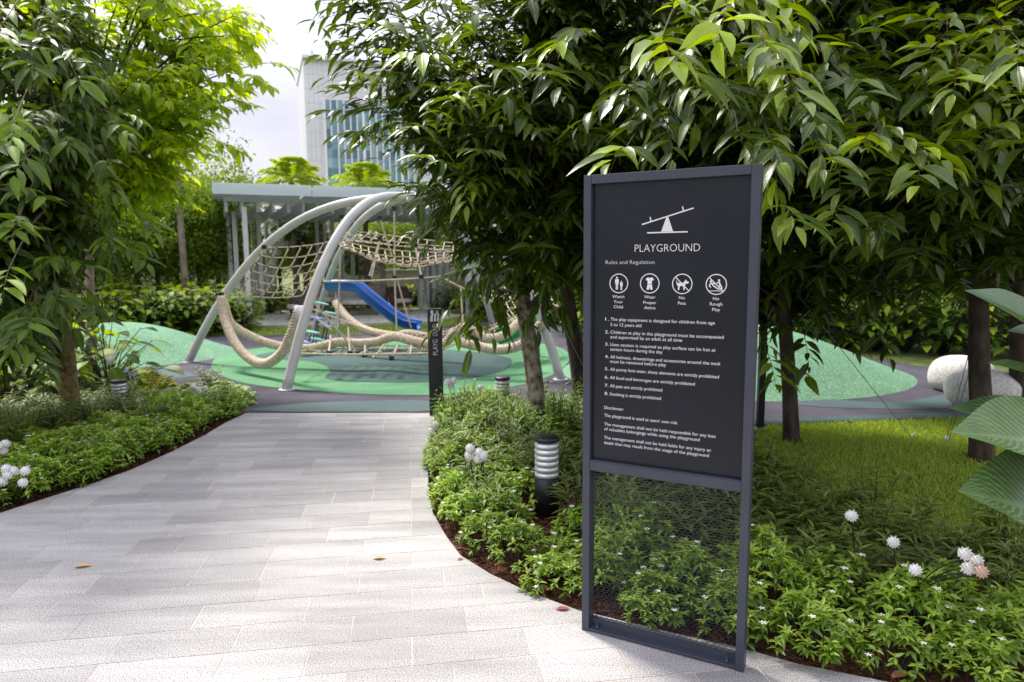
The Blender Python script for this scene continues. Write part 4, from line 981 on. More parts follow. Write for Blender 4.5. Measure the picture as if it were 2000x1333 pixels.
for (x, y, Y, n, yg) in [(1700, 260, 3.1, 5, .75), (1800, 300, 3.2, 5, .7), (1640, 320, 3.1, 3, .5), (1870, 130, 3.3, 6, .7), (1960, 160, 3.3, 6, .7), (1990, 80, 3.2, 5, .6), (1850, 60, 3.5, 6, .45), (1980, 270, 3.4, 5, .5), (1640, 400, 3.3, 4, .45), (1740, 420, 3.4, 5, .4), (1880, 340, 3.6, 5, .3), (1720, 180, 3.7, 6, .3), (1930, 240, 3.6, 5, .3), (1800, 480, 3.8, 4, .2), (1980, 360, 3.7, 5, .2), (1800, 170, 3.6, 6, .35), (1640, 500, 4.6, 6, 0), (1720, 540, 4.8, 6, 0), (1800, 560, 4.8, 6, 0), (1870, 540, 4.8, 6, .1), (1960, 500, 4.4, 6, .1), (1770, 480, 4.4, 6, .1), (1900, 430, 4.2, 6, .15)]:
    ex7.append((D(x, y, Y), D(1850+(x-1850)*.5, y-60, Y+1.2), n, yg))
leafy_tree('broadleaf_tree', 'thick dark trunked tree on the lawn in front of the boulders', 'trees with long glossy leaves', trunk7,
    [((3.0, 5.0, 2.9), (1.3, 1.4, 1.15), 5), ((3.9, 5.2, 2.5), (1.2, 1.3, 1.1), 4)],
    140, 11, M['L_main'], M['darkbark'], leaf=.16, width=.32, extra=ex7, tone=(.0, .38), droop=.15)  # crown shade painted by low leaf tone, near sprays kept brighter
g8 = G(1993, 808)
trunk8 = [(np.array([g8[0], g8[1], -.03]), .10)]+tk([(1992, 700, 6.8, .09), (1992, 560, 6.8, .08), (1990, 300, 6.8, .06), (1990, 0, 6.8, .03)])
leafy_tree('broadleaf_tree', 'dark tree at the far right edge behind the striped leaves', 'trees with long glossy leaves', trunk8,
    [((4.9, 7.0, 3.0), (1.5, 1.2, 1.5), 3), ((4.4, 7.4, 1.9), (1.5, .8, .5), 3)], 120, 11, M['L_far'], M['darkbark'], leaf=.12, width=.32, tone=(0, .35), nobj=40)
# small-leaved low twigs on the slender trunk
g1 = G(137, 803)
trunk1 = [(np.array([g1[0], g1[1], -.03]), .10)]+tk([(133, 740, 7.25, .09), (128, 680, 7.2, .086), (118, 580, 7.1, .08), (105, 480, 7.0, .075), (95, 380, 7., .065), (90, 250, 7., .05), (85, 100, 7, .035), (80, -100, 7, .02)])
ex1 = []
for (x, y, Y, n, yg) in [(30, 230, 4.0, 2, .5), (20, 520, 3.9, 2, .5), (10, 40, 4.0, 4, .4), (60, 300, 4.6, 5, .1), (150, 150, 5., 6, .1), (120, 260, 5, 6, .1), (200, 330, 5.6, 6, .15), (180, 600, 5.6, 6, .15), (60, 620, 4.7, 6, .1), (110, 560, 5., 5, .1), (40, 420, 4.8, 5, .1), (230, 470, 5.8, 5, .3), (210, 230, 5.6, 6, .2), (100, 680, 5.6, 4, 0), (20, 650, 4.6, 5, .1), (270, 420, 6., 4, .3), (60, 120, 4.8, 6, .1)]:
    ex1.append((D(x, y, Y), D(90, max(-50, y-110), 6.4), n, yg))
leafy_tree('broadleaf_tree', 'dense dark tree with drooping leaves and mossy trunk at the left', None, trunk1,
    [((-4.7, 6.2, 3.5), (1.15, 1.4, 1.5), 5), ((-4.6, 6.0, 2.0), (.85, 1.3, 1.0), 4), ((-5.2, 6.4, 1.4), (1., 1., .55), 2), ],
    125, 11, M['L_left'], M['bark2'], leaf=.175, width=.29, extra=ex1, tone=(.1, .8), droop=.38)
g2 = G(178, 735)
trunk2 = [(np.array([g2[0], g2[1], -.03]), .07)]+tk([(176, 600, g2[1], .06), (174, 450, g2[1], .055), (178, 330, g2[1], .05), (200, 230, g2[1]-.1, .045), (255, 160, g2[1]-.3, .035), (300, 90, g2[1]-.5, .03), (330, -60, g2[1]-.6, .02)])
leafy_tree('lime_leaved_tree', 'sunlit lime green tree reaching over the play area at upper left', None, trunk2,
    [((-4.3, 8.2, 4.1), (1.5, 1.2, 1.15), 5), ((-4.6, 8.4, 3.1), (1.0, 1., .8), 3)],
    95, 9, M['L_lime'], M['palebark'], leaf=.165, width=.42, tone=(.2, 1.), nobj=200, splen=.4, fat=1.0, attach=1.8,
    extra=[(D(470, 70, 8), D(330, 80, 8.2), 6, .2), (D(490, 150, 7.8), D(340, 130, 8.2), 6, .1), (D(420, 275, 7.9), D(300, 250, 8.3), 5, .2), (D(440, 20, 8.), D(320, 40, 8.2), 6, .2), (D(400, 200, 8.), D(300, 180, 8.3), 5, .1)])
# guy wires
def wire(a, b_, label):
    p0 = G(*b_); p1_ = D(*a); mb = MB(); o = empty('guy_wire', p0, label, 'guy wire', 'guy wires of the young trees')
    mb.tube([p1_, p0], .0035, 5); mb.build('cable', M['cable'], o); mb = MB(); mb.tube([p0+np.array([0, 0, .05]), p0-np.array([0, 0, .03])], .009, 6); mb.build('ground_peg', M['steel'], o)
wire((1052, 538, 6.0), (1180, 800), 'guy wire slanting from the mottled trunk towards the rules sign')
wire((1545, 560, 5.8), (1782, 857), 'guy wire of the slender tree crossing the lawn')
wire((1905, 640, 5.2), (1848, 862), 'thin guy wire left of the thick dark trunk')
wire((1913, 660, 5.15), (1852, 864), 'paler guy wire beside the thin one left of the thick trunk')
wire((362, 500, g1[1]+8), (305, 590), 'guy wire of the pale thin trunk above the hedge')

# ------------------------------------------------------------------ background trees
def clump_crown(n, rad, clumps, leaf, lo, hi, width=.5, quad=True, flat=.7):
    P = []; Nn = []
    cs_ = rng.normal(0, 1, (clumps, 3)); cs_ /= np.linalg.norm(cs_, axis=1, keepdims=True); cs_ *= (rng.random((clumps, 1))**.45); cs_ *= np.array(rad)*.85
    k = rng.integers(0, clumps, n); d = rng.normal(0, 1, (n, 3)); d /= np.linalg.norm(d, axis=1, keepdims=True)
    cr_ = (np.array(rad).mean()*rng.uniform(.22, .4, clumps))
    P = cs_[k]+d*(cr_[k]*rng.uniform(.55, 1.05, n))[:, None]*np.array([1, 1, flat])
    dr_ = d*.6+rng.normal(0, .6, (n, 3)); dr_[:, 2] -= .35
    u = d+np.array([0, 0, .7])+rng.normal(0, .4, (n, 3))
    ct_ = rng.uniform(-.15, .15, clumps)
    tn = (rng.uniform(lo, hi, n)+ct_[k]).clip(0, 1)
    m_ = frames(dr_, u, P, leaf*rng.uniform(.6, 1.3, n))
    return m_, tn
def proto_tree(name, rad, zc, n, leaf, lo, hi, lm, bark, clumps=40, width=.5, tr=.09, seg=False):
    """prototype built round the origin; parts local to an empty"""
    root = empty(name, (0, 0, 0)); m_, tn = clump_crown(n, rad, clumps, leaf, lo, hi); m_[:, 2, 3] += zc
    vs = [leafquad(width, .15), leafquad(width*.8, .3)] if not seg else variants(width, 3, 3)
    vi = rng.integers(0, len(vs), n)
    o = link('crown', bake('crown', m_, tn, vs, vi), root, False, [lm]); o['kind'] = 'stuff'
    mb = MB(); pts = [(0, 0, -.1), (.03, .02, zc*.5), (-.04, .03, zc), (0, 0, zc+rad[2]*.5)]; mb.tube(pts, [tr, tr*.8, tr*.6, tr*.2], 8)
    for i in range(9):
        a = random.random()*6.28; z = zc-rad[2]*.5+random.random()*rad[2]; mb.tube([(0, 0, z-.3), (rad[0]*.35*math.cos(a), rad[1]*.35*math.sin(a), z+.1), (rad[0]*.75*math.cos(a), rad[1]*.75*math.sin(a), z+.4)], [tr*.4, tr*.25, tr*.1], 5, cap=False)
    mb.build('trunk', bark, root, False)
    return root
ORD = ['first', 'second', 'third', 'fourth', 'fifth', 'sixth', 'seventh', 'eighth', 'ninth', 'tenth', 'eleventh', 'twelfth', 'thirteenth', 'fourteenth', 'fifteenth', 'sixteenth']
_used = set(); _cnt = {}
def ordl(label, key, lst):
    """label that counts along a row from the left"""
    xs = sorted(lst); return lambda v: label + ', ' + ORD[min(15, xs.index(v))] + ' from the left'
def place(pr, x, y, s=1., rz=None, label=None, cat='tree', group=None, z=-.03, sz_=None):
    if pr.name not in _used: _used.add(pr.name); o = pr
    else: o = copytree(pr)
    o.location = (float(x), float(y), z); o.rotation_euler = (0, 0, random.random()*6.28 if rz is None else rz); o.scale = (s, s, sz_ or s)
    tag(o, label, cat, group); return o
PA = proto_tree('hedge_tree', (1.25, 1.25, 2.1), 2.75, 9000, .13, .15, 1., M['L_far'], M['darkbark'], 60)
PB = proto_tree('backdrop_tree', (2.3, 2.3, 2.6), 4.3, 12000, .17, 0., .6, M['L_far'], M['darkbark'], 80, tr=.14)
PBn = proto_tree('backdrop_tree', (2.2, 2.2, 2.5), 3.6, 12000, .16, .25, 1., M['L_far'], M['darkbark'], 80, tr=.14)
def xat(px, Y): return float(D(px, 504, Y)[0])
rowl = [225, 265, 305, 345, 385, 425, 180, 130, 70, 10, -60]; lab = ordl('dense dark evergreen tree in the row beyond the left hand hedge', 0, rowl)
for px, Y, s in [(225, 17, .95), (265, 18.5, .95), (305, 19, .9), (345, 19.5, .92), (385, 19.8, .88), (425, 20.2, .85), (180, 16, 1.), (130, 15.5, 1.), (70, 16, 1.), (10, 15, 1.05), (-60, 15, 1.05)]:
    place(PA, xat(px, Y), Y, s, label=lab(px), group='evergreen row behind the hedge')
lab = ordl('green tree beyond the wall behind the pergola', 0, [470, 545, 620, 700, 790, 870, 950, 1030, 1110, 1200, 600, 740])
for px, Y, s in [(470, 27, .62), (545, 29, .62), (620, 29, .6), (700, 28, .62), (790, 28, .65), (870, 27, .7), (950, 27, .8), (1030, 26, .9), (1110, 25, 1), (1200, 24, 1), (600, 32, .7), (740, 33, .7)]:
    place(PBn, xat(px, Y), Y, s, label=lab(px), group='trees behind the pergola')
lab = ordl('dense dark tree in the low row right behind the large mound', 0, [1130, 1230, 1330, 1440, 1540, 1640, 1740, 1830, 1930, 2030, 2130, 2260])
for px, Y, s in [(1130, 14.5, .95), (1230, 14.8, .9), (1330, 14, .95), (1440, 13.6, .9), (1540, 13.4, .95), (1640, 13.1, .9), (1740, 13, .95), (1830, 12.6, .9), (1930, 12.2, .95), (2030, 11.8, .9), (2130, 11.4, .95), (2260, 11, 1.)]:
    place(PA, xat(px, Y), Y+.6, s, label=lab(px), group='evergreen row behind the large mound', z=-.5)
for px, Y, s in [(1180, 17, .9), (1290, 16, 1), (1400, 15, 1), (1500, 15, 1.), (1610, 14.5, 1.), (1720, 14.5, 1), (1830, 14, 1), (1940, 13.5, 1), (2060, 13, 1), (2180, 12, 1), (1350, 20, 1.4), (1550, 20, 1.4), (1750, 20, 1.4), (1950, 19, 1.4), (2200, 18, 1.4)]:
    place(PB, xat(px, Y), Y, s, label='dark leafy tree in the belt behind the large mound', group='tree belt behind the large mound')
for px, Y, s in [(-150, 22, 1.2), (0, 24, 1.2), (120, 26, 1.1), (220, 27, 1.), (320, 28, .9), (400, 30, .72), (-300, 16, 1.2)]:
    place(PBn, xat(px, Y), Y, s, label='tall light green tree behind the evergreen row', group='tall trees at the back left')
place(PBn, xat(455, 25), 25, .88, label='round topped tree above the left end of the pergola')
PS = proto_tree('slender_tree', (1.5, 1.5, 2.5), 5.0, 4200, .10, .1, .8, M['L_far'], M['palebark'], 34, tr=.10)
place(PS, xat(360, 16.5), 16.5, .95, label='slender pale trunked tree with airy crown left of the pergola')
PW = proto_tree('flowering_tree', (1.0, 1.0, 1.0), 1.9, 2500, .16, .2, .9, M['L_round'], M['palebark'], 30, tr=.06)
mb_m, mb_t = clump_crown(760, (1.1, 1.1, 1.05), 30, .2, .9, 1.); mb_m[:, 2, 3] += 1.95
fo = link('blossoms', bake('blossoms', mb_m, mb_t, [leafquad(.8, .1)], np.zeros(760, int)), PW, False, [M['flower']]); fo['kind'] = 'stuff'
place(PW, xat(592, 23.2), 23.2, 1.3, label='white blossoming tree behind the rope net under the pergola')
place(PW, xat(700, 23.4), 23.4, .95, label='smaller white blossoming tree behind the blue slide')
# palms
def palm():
    root = empty('palm_tree', (0, 0, 0)); mb = MB(); mb.tube([(0, 0, -.1), (.05, 0, 2), (0, .05, 4.2)], [.14, .1, .08], 10); mb.build('trunk', M['palebark'], root, False)
    for i in range(16):
        a = i*2.4; el = random.uniform(.1, 1.2); Pp, Dd, Uu, Sz = [], [], [], []
        d = np.array([math.cos(a)*math.cos(el), math.sin(a)*math.cos(el), math.sin(el)]); s_ = np.cross(d, [0, 0, 1.]); s_ /= np.linalg.norm(s_); L2 = 1.9
        pts = [np.array([0, 0, 4.2])+d*L2*t-np.array([0, 0, 1.]) * L2*.55*t*t for t in np.linspace(0, 1, 34)]
        for j in range(3, 34):
            for sg in (-1, 1):
                Pp.append(pts[j]); dd = s_*sg*.9+d*.6-np.array([0, 0, .35]); Dd.append(dd+rng.normal(0, .08, 3)); Uu.append([0, 0, 1.]); Sz.append(.52*math.sin(math.pi*min(1, j/34+.08)))
        m_ = frames(np.array(Dd), np.array(Uu), np.array(Pp), np.array(Sz)); n = len(Pp)
        mb = MB(); fr_ = link('frond', bake('frond', m_, rng.uniform(.2, 1, n), [leafquad(.09, .25)], np.zeros(n, int)), root, False, [M['L_palm']]); fr_['kind'] = 'stuff'
    return root
PP = palm()
place(PP, xat(578, 22.5), 22.5, .88, label='yellow green palm behind the pergola roof left of the tower base', sz_=.98)
place(PP, xat(718, 22.5), 22.5, .88, label='yellow green palm in front of the tower foot', sz_=.94)
place(PP, xat(745, 20.5), 20.5, .8, label='low yellow green palm seen between the pergola posts', sz_=.45)
place(PP, xat(842, 21.5), 21.5, .8, label='low palm behind the right hand pergola posts', sz_=.5)

# ------------------------------------------------------------------ shrubs
def rosette_shrub(name, R, hgt, nst, leaf, width, per, lm, lo, hi, star=0, seg=4, cone=.5):
    """stems ending in whorls of leaves"""
    root = empty(name, (0, 0, 0)); mb = MB(); Pp, Dd, Uu, Sz, Tn = [], [], [], [], []; tips = []
    for i in range(nst):
        a = random.random()*6.283; r = R*math.sqrt(random.random()); z = hgt*(1-.55*(r/R)**2)*random.uniform(.7, 1.05)
        tip = np.array([r*math.cos(a), r*math.sin(a), z]); b0 = np.array([r*.3*math.cos(a), r*.3*math.sin(a), -.03])
        if i % 2 == 0: mb.tube([b0, (b0+tip)/2+np.array([0, 0, -.03*hgt]), tip], [.005, .004, .002], 3, cap=False)
        yg = random.random()*.35
        for lvl in range(2):
            q = tip-np.array([0, 0, lvl*leaf*.55])
            for j in range(per):
                aa = 2*math.pi*j/per+lvl*.6+random.gauss(0, .25); el = random.gauss(.35-.45*lvl, .28)
                Pp.append(q); Dd.append([math.cos(aa)*math.cos(el)+.25*math.cos(a)*r/R, math.sin(aa)*math.cos(el)+.25*math.sin(a)*r/R, math.sin(el)]); Uu.append([random.gauss(0, .2), random.gauss(0, .2), 1]); Sz.append(leaf*random.uniform(.65, 1.2)*(1-.1*(1-lvl))); Tn.append(random.uniform(lo, hi)+yg*(1-lvl)-.15*lvl)
        tips.append(tip)
    m_ = frames(np.array(Dd), np.array(Uu), np.array(Pp), np.array(Sz)); vs = variants(width, seg, 3) if seg > 2 else [leafquad(width, .2)]
    vi = rng.integers(0, len(vs), len(Pp))
    o = link('foliage', bake('foliage', m_, np.array(Tn).clip(0, 1), vs, vi), root, False, [lm]); o['kind'] = 'stuff'
    o = mb.build('stems', M['twig'], root, False); o['kind'] = 'stuff'
    if star:
        Pp, Dd, Uu, Sz = [], [], [], []
        for t in random.sample(tips, star):
            for j in range(5):
                aa = 2*math.pi*j/5; Pp.append(t+np.array([0, 0, .026])); Dd.append([math.cos(aa), math.sin(aa), .2]); Uu.append([0, 0, 1]); Sz.append(.019)
        m_ = frames(np.array(Dd), np.array(Uu, float), np.array(Pp), np.array(Sz)); o = link('star_flowers', bake('star_flowers', m_, np.ones(len(Pp)), [leafquad(.45, .1)], np.zeros(len(Pp), int)), root, False, [M['flower']]); o['kind'] = 'stuff'
    return root
def lance_plant(name, R, hgt, nst, leaf, width, lm, lo=.0, hi=.7, arch_=.6):
    root = empty(name, (0, 0, 0)); mb = MB(); Pp, Dd, Uu, Sz, Tn = [], [], [], [], []
    for i in range(nst):
        a = random.random()*6.283; r = R*random.random()**.6; lean = np.array([math.cos(a), math.sin(a), 0])*r
        h_ = hgt*random.uniform(.6, 1.1); b0 = lean*.3+np.array([0, 0, -.03]); tip = lean+np.array([0, 0, h_]); mid = (b0+tip)/2-lean*.15
        mb.tube([b0, mid, tip], [.004, .0035, .002], 3, cap=False)
        ph = random.random()*6
        for j in range(7):
            t = .3+.7*j/6; q = b0*(1-t)**2+2*t*(1-t)*mid+t*t*tip
            for sg in (0, 1):
                aa = ph+j*1.57+sg*math.pi+random.gauss(0, .3); el = random.gauss(.25+.4*t, .2)
                Pp.append(q); Dd.append([math.cos(aa)*math.cos(el), math.sin(aa)*math.cos(el), math.sin(el)]); Uu.append([0, 0, 1]); Sz.append(leaf*random.uniform(.6, 1.15)*(.7+.4*math.sin(math.pi*t))); Tn.append(random.uniform(lo, hi))
    m_ = frames(np.array(Dd), np.array(Uu, float), np.array(Pp), np.array(Sz)); vs = [leafbase(width*random.uniform(.8, 1.2), 4, random.uniform(.2, arch_), .05) for _ in range(4)]
    o = link('foliage', bake('foliage', m_, np.array(Tn).clip(0, 1), vs, rng.integers(0, 4, len(Pp))), root, False, [lm]); o['kind'] = 'stuff'
    o = mb.build('stems', M['stem'], root, False); o['kind'] = 'stuff'
    return root
SHR = [rosette_shrub('dwarf_shrub', .2, .26, 52, .052, .32, 6, M['L_shrub'], .25, .9, star=4) for _ in range(3)]
LAN = [lance_plant('lance_leaved_plant', .17, .42, 11, .15, .15, M['L_lance'], .2, 1.) for _ in range(3)]
LAT = [lance_plant('lance_leaved_plant', .14, .36, 13, .09, .17, M['L_shrub'], .0, .7, .4) for _ in range(2)]
def offset_curve(pts, n, d0, d1):
    P = np.array(pts); sg = np.r_[0, np.cumsum(np.linalg.norm(np.diff(P, axis=0), axis=1))]; q = np.linspace(0, sg[-1], n)
    X = np.c_[np.interp(q, sg, P[:, 0]), np.interp(q, sg, P[:, 1])]; T = np.gradient(X, axis=0); T /= np.linalg.norm(T, axis=1, keepdims=True)
    return X, np.c_[T[:, 1], -T[:, 0]]
re_in = right_edge[:-1]
# right bed (near the sign and beyond)
X, Nn = offset_curve(re_in, 300, 0, 0); Nn = -Nn          # pointing away from the path
if (X[150]+Nn[150]-np.array([-2, 3]))@(X[150]-np.array([-2, 3])) < (X[150]-np.array([-2, 3]))@(X[150]-np.array([-2, 3])): Nn = -Nn
ROWN = {0: 'nearest the paving', 1: 'one row in', 2: 'two rows in'}
def where(p, side, row=None):
    px, py, w = proj(np.array([p[0], p[1], .1]))
    if side == 'r': t = 'beside the far half of the path' if py < 930 else 'left of the sign foot' if px < 1120 else 'seen through the mesh screen of the sign' if px < 1460 else 'right of the sign under the pompom flowers' if px < 1800 else 'in the lower right corner'
    else: t = 'at the far tip of the left bed' if py < 830 else 'half way along the left bed' if py < 900 else 'near the left edge of the view' if px > -20 else 'beyond the left edge'
    return t + (', ' + ROWN[row] if row is not None else '')
def put(protos, p, s, label, group, cat, tall=1.):
    place(random.choice(protos), p[0], p[1], s*random.uniform(.88, 1.12), label=label, cat=cat, group=group, sz_=s*tall*random.uniform(.7, 1.3), z=-.03)
signc = A0[:2]+sx[:2]*SW/2
lab_r = ('low bright green shrub along the curved right hand edge of the path', 'low shrubs edging the right bed')
for row, (dist, step, s) in enumerate([(.17, 15, .85), (.36, 15, 1.0), (.56, 18, 1.05)]):
    for i in range(row*5, 300, step):
        p = X[i]+Nn[i]*(dist+random.uniform(-.05, .05))
        if abs((p-signc)@sn[:2]) < .16 and abs((p-signc)@sx[:2]) < .45: continue
        px, py, w = proj(np.array([p[0], p[1], 0]))
        if abs(px-1066) < 60 and 985 < py < 1090: continue
        put(SHR, p, s, 'low bright green shrub ' + where(p, 'r', row), lab_r[1], 'shrub')
    
def in_poly_pts(poly, n, mind):
    P = np.array([q[:2] for q in poly]); lo, hi = P.min(0), P.max(0); o = []
    for _ in range(n*60):
        q = rng.uniform(lo, hi)
        if not inside(poly, q[None])[0]: continue
        if all((q-r)@(q-r) > mind*mind for r in o): o.append(q)
        if len(o) >= n: break
    return o
# right of the sign: taller lance plants between shrubs and lawn
zoneA = [gp(*p) for p in [(1480, 1130), (1470, 945), (1600, 975), (1720, 1020), (1850, 1065), (2100, 1110), (2150, 1230), (1980, 1210), (1700, 1160)]]
for q in in_poly_pts(zoneA, 30, .21): put(LAN, q, .95, 'lance leaved dark green plant between the low shrubs and the lawn', 'lance leaved plants right of the sign', 'plant', .72)
# behind / left of the sign
zoneB = [gp(*p) for p in [(930, 1040), (870, 960), (870, 880), (1100, 860), (1300, 890), (1480, 930), (1480, 1110), (1130, 1075)]]
for q in in_poly_pts(zoneB, 48, .2):
    px, py, w = proj(np.array([*q, 0]))
    if np.linalg.norm(q-gp(1068, 1000)) < .2 or (abs(px-1066) < 55 and 985 < py < 1110): continue
    put(LAN, q, .95, 'lance leaved plant around the near bollard light behind the sign', 'lance leaved plants behind the sign', 'plant', .8)
zoneC = [gp(*p) for p in [(858, 870), (862, 825), (1000, 812), (1130, 812), (1300, 820), (1400, 860), (1300, 900), (1100, 880), (900, 880)]]
for q in in_poly_pts(zoneC, 85, .14):
    if np.linalg.norm(q-gp(982, 806)) < .1: continue
    put(LAT, q, 1., 'upright light green plant in the thicket at the foot of the mottled tree', 'upright plants behind the right bed', 'plant', .95)
# left bed
Xl, Nl = offset_curve(left_edge[:-1], 300, 0, 0)
if (Xl[150]+Nl[150]-np.array([-2, 3]))@(Xl[150]-np.array([-2, 3])) < (Xl[150]-np.array([-2, 3]))@(Xl[150]-np.array([-2, 3])): Nl = -Nl
lab_l = ('low light green shrub along the left hand edge of the path', 'low shrubs edging the left bed')
for row, (dist, step, s) in enumerate([(.2, 13, .85), (.40, 13, .95), (.62, 15, 1.0)]):
    for i in range(row*4, 300, step):
        p = Xl[i]+Nl[i]*(dist+random.uniform(-.05, .05)); put(SHR, p, s, 'low light green shrub ' + where(p, 'l', row), lab_l[1], 'shrub')
zoneD = [gp(*p) for p in [(478, 795), (470, 768), (400, 758), (300, 757), (120, 790), (-150, 830), (-200, 990), (0, 950), (120, 905), (260, 865), (400, 815)]]
for q in in_poly_pts(zoneD, 150, .2): put(LAN+SHR[:1] if q[1] < 7.3 else SHR+LAN[:1], q, .95*random.uniform(.75, 1.15), 'small leafy plant behind the edging shrubs ' + where(q, 'l'), 'plants filling the left bed', 'plant', .62)
# broad leaved plants
def broad_plant(name, n, R, h, leaf, width, lm, lo, hi, objs=True, up_=.2):
    root = empty(name, (0, 0, 0)); st = MB(); vs = [leafbase(width, 6, random.uniform(.15, .35), .05, .008, .75) for _ in range(3)]
    ms = []
    for v in vs:
        A = np.ones((len(v[0]), 4)); A[:, 1] = v[2]; A[:, 2] = v[3]
        for t in (lo, (lo+hi)/2, hi): B_ = A.copy(); B_[:, 0] = t; me = mesh_np('leaf', v[0], v[1], True, B_); me.materials.append(lm); ms.append(me)
    for i in range(n):
        a = random.random()*6.283; r = R*math.sqrt(random.random()); hh = h*random.uniform(.12, 1.)*(1-.35*(r/R)**2); p = np.array([r*math.cos(a), r*math.sin(a), hh])
        st.tube([(0, 0, -.03), p*np.array([.45, .45, .65]), p], [.008, .006, .004], 4, cap=False)
        d = np.array([math.cos(a)+random.gauss(0, .4), math.sin(a)+random.gauss(0, .4), random.gauss(up_-.35*r/R, .25)])
        m_ = frames(d[None], np.array([[random.gauss(0, .2), random.gauss(0, .2), 1.]]), p[None], np.array([leaf*random.uniform(.7, 1.15)]))[0]
        o = bpy.data.objects.new('leaf', random.choice(ms)); COL.objects.link(o); o.parent = root; mm = np.eye(4); mm[:3] = m_; o.matrix_basis = Matrix(mm.tolist())
    st.build('stalks', M['stem'], root, False); return root
BR = broad_plant('broad_leaved_plant', 60, .6, .9, .28, .5, M['L_round'], .1, .9)
for (x, y, s, lb) in [(212, 765, 1.1, 'glossy broad leaved plant right of the mossy trunk'), (60, 775, .8, 'broad leaved plant in deep shade left of the mossy trunk'), (260, 765, .5, 'small broad leaved plant beside the left bollard light'), (-40, 780, .85, 'broad leaved plant at the far left edge of the bed'), (130, 755, .85, 'broad leaved plant directly behind the mossy trunk')]:
    q = gp(x, y); place(BR, q[0], q[1], s, label=lb, cat='plant', group='broad leaved plants under the left tree')
for x, y, s, lb in [(-120, 770, 1., 'outermost broad leaved plant at the left of the bed'), (0, 745, 1., 'rear broad leaved plant at the left edge behind the drooping leaves'), (80, 745, 1.05, 'rear broad leaved plant behind the mossy trunk, leftward'), (165, 742, .9, 'rear broad leaved plant between the mossy trunk and the mound'), (15, 790, .75, 'front broad leaved plant in the deep shade at the left edge'), (110, 788, .6, 'low broad leaved plant at the left foot of the mossy trunk')]:
    q = gp(x, y); place(BR, q[0], q[1], s, label=lb, cat='plant', group='broad leaved plants under the left tree')
HB = broad_plant('hedge_shrub', 150, .66, 1.1, .24, .5, M['L_round'], .0, .95)
lab = ordl('bright broad leaved hedge shrub behind the left mound', 0, [175, 215, 255, 295, 335, 372, 408, 442, 230, 290, 350, 410, 462, 130, 80])
for x, y, s in [(175, 668, 1.), (215, 664, 1.), (255, 661, 1.), (295, 659, 1.), (335, 657, 1.), (372, 655, 1.), (408, 653, 1.), (442, 651, .95), (230, 650, 1.1), (290, 648, 1.1), (350, 645, 1.1), (410, 643, 1.05), (462, 647, .7), (130, 672, 1.), (80, 674, 1.)]:
    q = gp(x, y); place(HB, q[0], q[1]+.3, s, label=lab(x), cat='shrub', group='hedge shrubs behind the left mound')
for x, Y, s in [(1170, 14, 1), (1540, 12.3, .9), (1600, 12.1, .9), (1660, 12., .9), (1720, 11.8, .9), (1780, 11.6, .9), (1850, 11.3, .9), (1920, 11, .9), (2000, 10.8, .9), (1430, 13, 1.), (1340, 13.5, 1.), (1250, 14, 1)]:
    place(HB, xat(x, Y), Y, s, label='broad leaved shrub behind the large mound, ' + ORD[sorted([1170, 1540, 1600, 1660, 1720, 1780, 1850, 1920, 2000, 1430, 1340, 1250]).index(x)] + ' from the left', cat='shrub', group='shrubs behind the large mound', sz_=s*1.25)
for x, Y, s in [(850, 22.5, .8), (880, 21, .9), (915, 19.5, .8), (945, 18, .85), (810, 23, .8), (520, 20, .8), (545, 22, .8), (1000, 18, 1.), (1060, 17, 1.)]:
    place(HB, xat(x, Y), Y, s, label='leafy shrub around the edge of the pergola deck', cat='shrub', group='shrubs around the deck')
YS = rosette_shrub('yellow_shrub', .3, .34, 60, .07, .4, 6, M['L_yel'], .3, 1.)
q = gp(292, 768); place(YS, q[0], q[1]+.1, .85, label='bright yellow green shrub at the back of the left bed', cat='shrub')
# striped big-leaf plant at the right edge
sp0 = G(2110, 1090); spr = empty('striped_leaf_plant', sp0, 'large plant with long striped ribbed leaves at the right edge', 'plant')
SL = [((2080, 690, 2.7), (1897, 573, 2.55), .17, .5, .25), ((2080, 760, 2.6), (1930, 712, 2.5), .09, .4, -.2), ((2070, 870, 2.6), (1862, 806, 2.5), .15, .35, .3), ((2090, 880, 2.4), (1872, 858, 2.25), .19, .9, .5), ((2090, 930, 2.5), (1918, 948, 2.45), .15, .05, .1), ((2110, 1030, 2.3), (1886, 975, 2.15), .24, .75, .5), ((2060, 830, 2.7), (1960, 800, 2.6), .12, .8, .2), ((2080, 680, 2.8), (1970, 650, 2.75), .1, .4, .1)]
for (bx, by, bY), (tx_, ty_, tY), wd, tone_, tilt in SL:
    b_ = D(bx, by, bY); t_ = D(tx_, ty_, tY); ln = np.linalg.norm(t_-b_); bv, bf, lu, lv = leafbase(wd*1.15/ln*1.6, 14, .10, .10, .004, .62)
    dd = t_-b_; dd[2] += ln*.12; tov = C0-(b_+t_)/2; tov /= np.linalg.norm(tov)
    m_ = frames(dd[None], (np.array([0, 0, 1.])*(1-tilt*.5)+tov*(.35+tilt))[None], b_[None], np.array([ln/.975]))[0]
    A = np.ones((len(bv), 4)); A[:, 0] = tone_; A[:, 1] = lu; A[:, 2] = lv
    V = bv@m_[:, :3].T+m_[:, 3]; link('leaf', mesh_np('leaf', V, bf, True, A), spr, True, [M['L_broad']])
    mb = MB(); mb.tube(catmull([sp0, (sp0+b_)/2+np.array([.05, 0, .1]), b_], 4), .006, 6); mb.build('stalk', M['L_round'], spr)

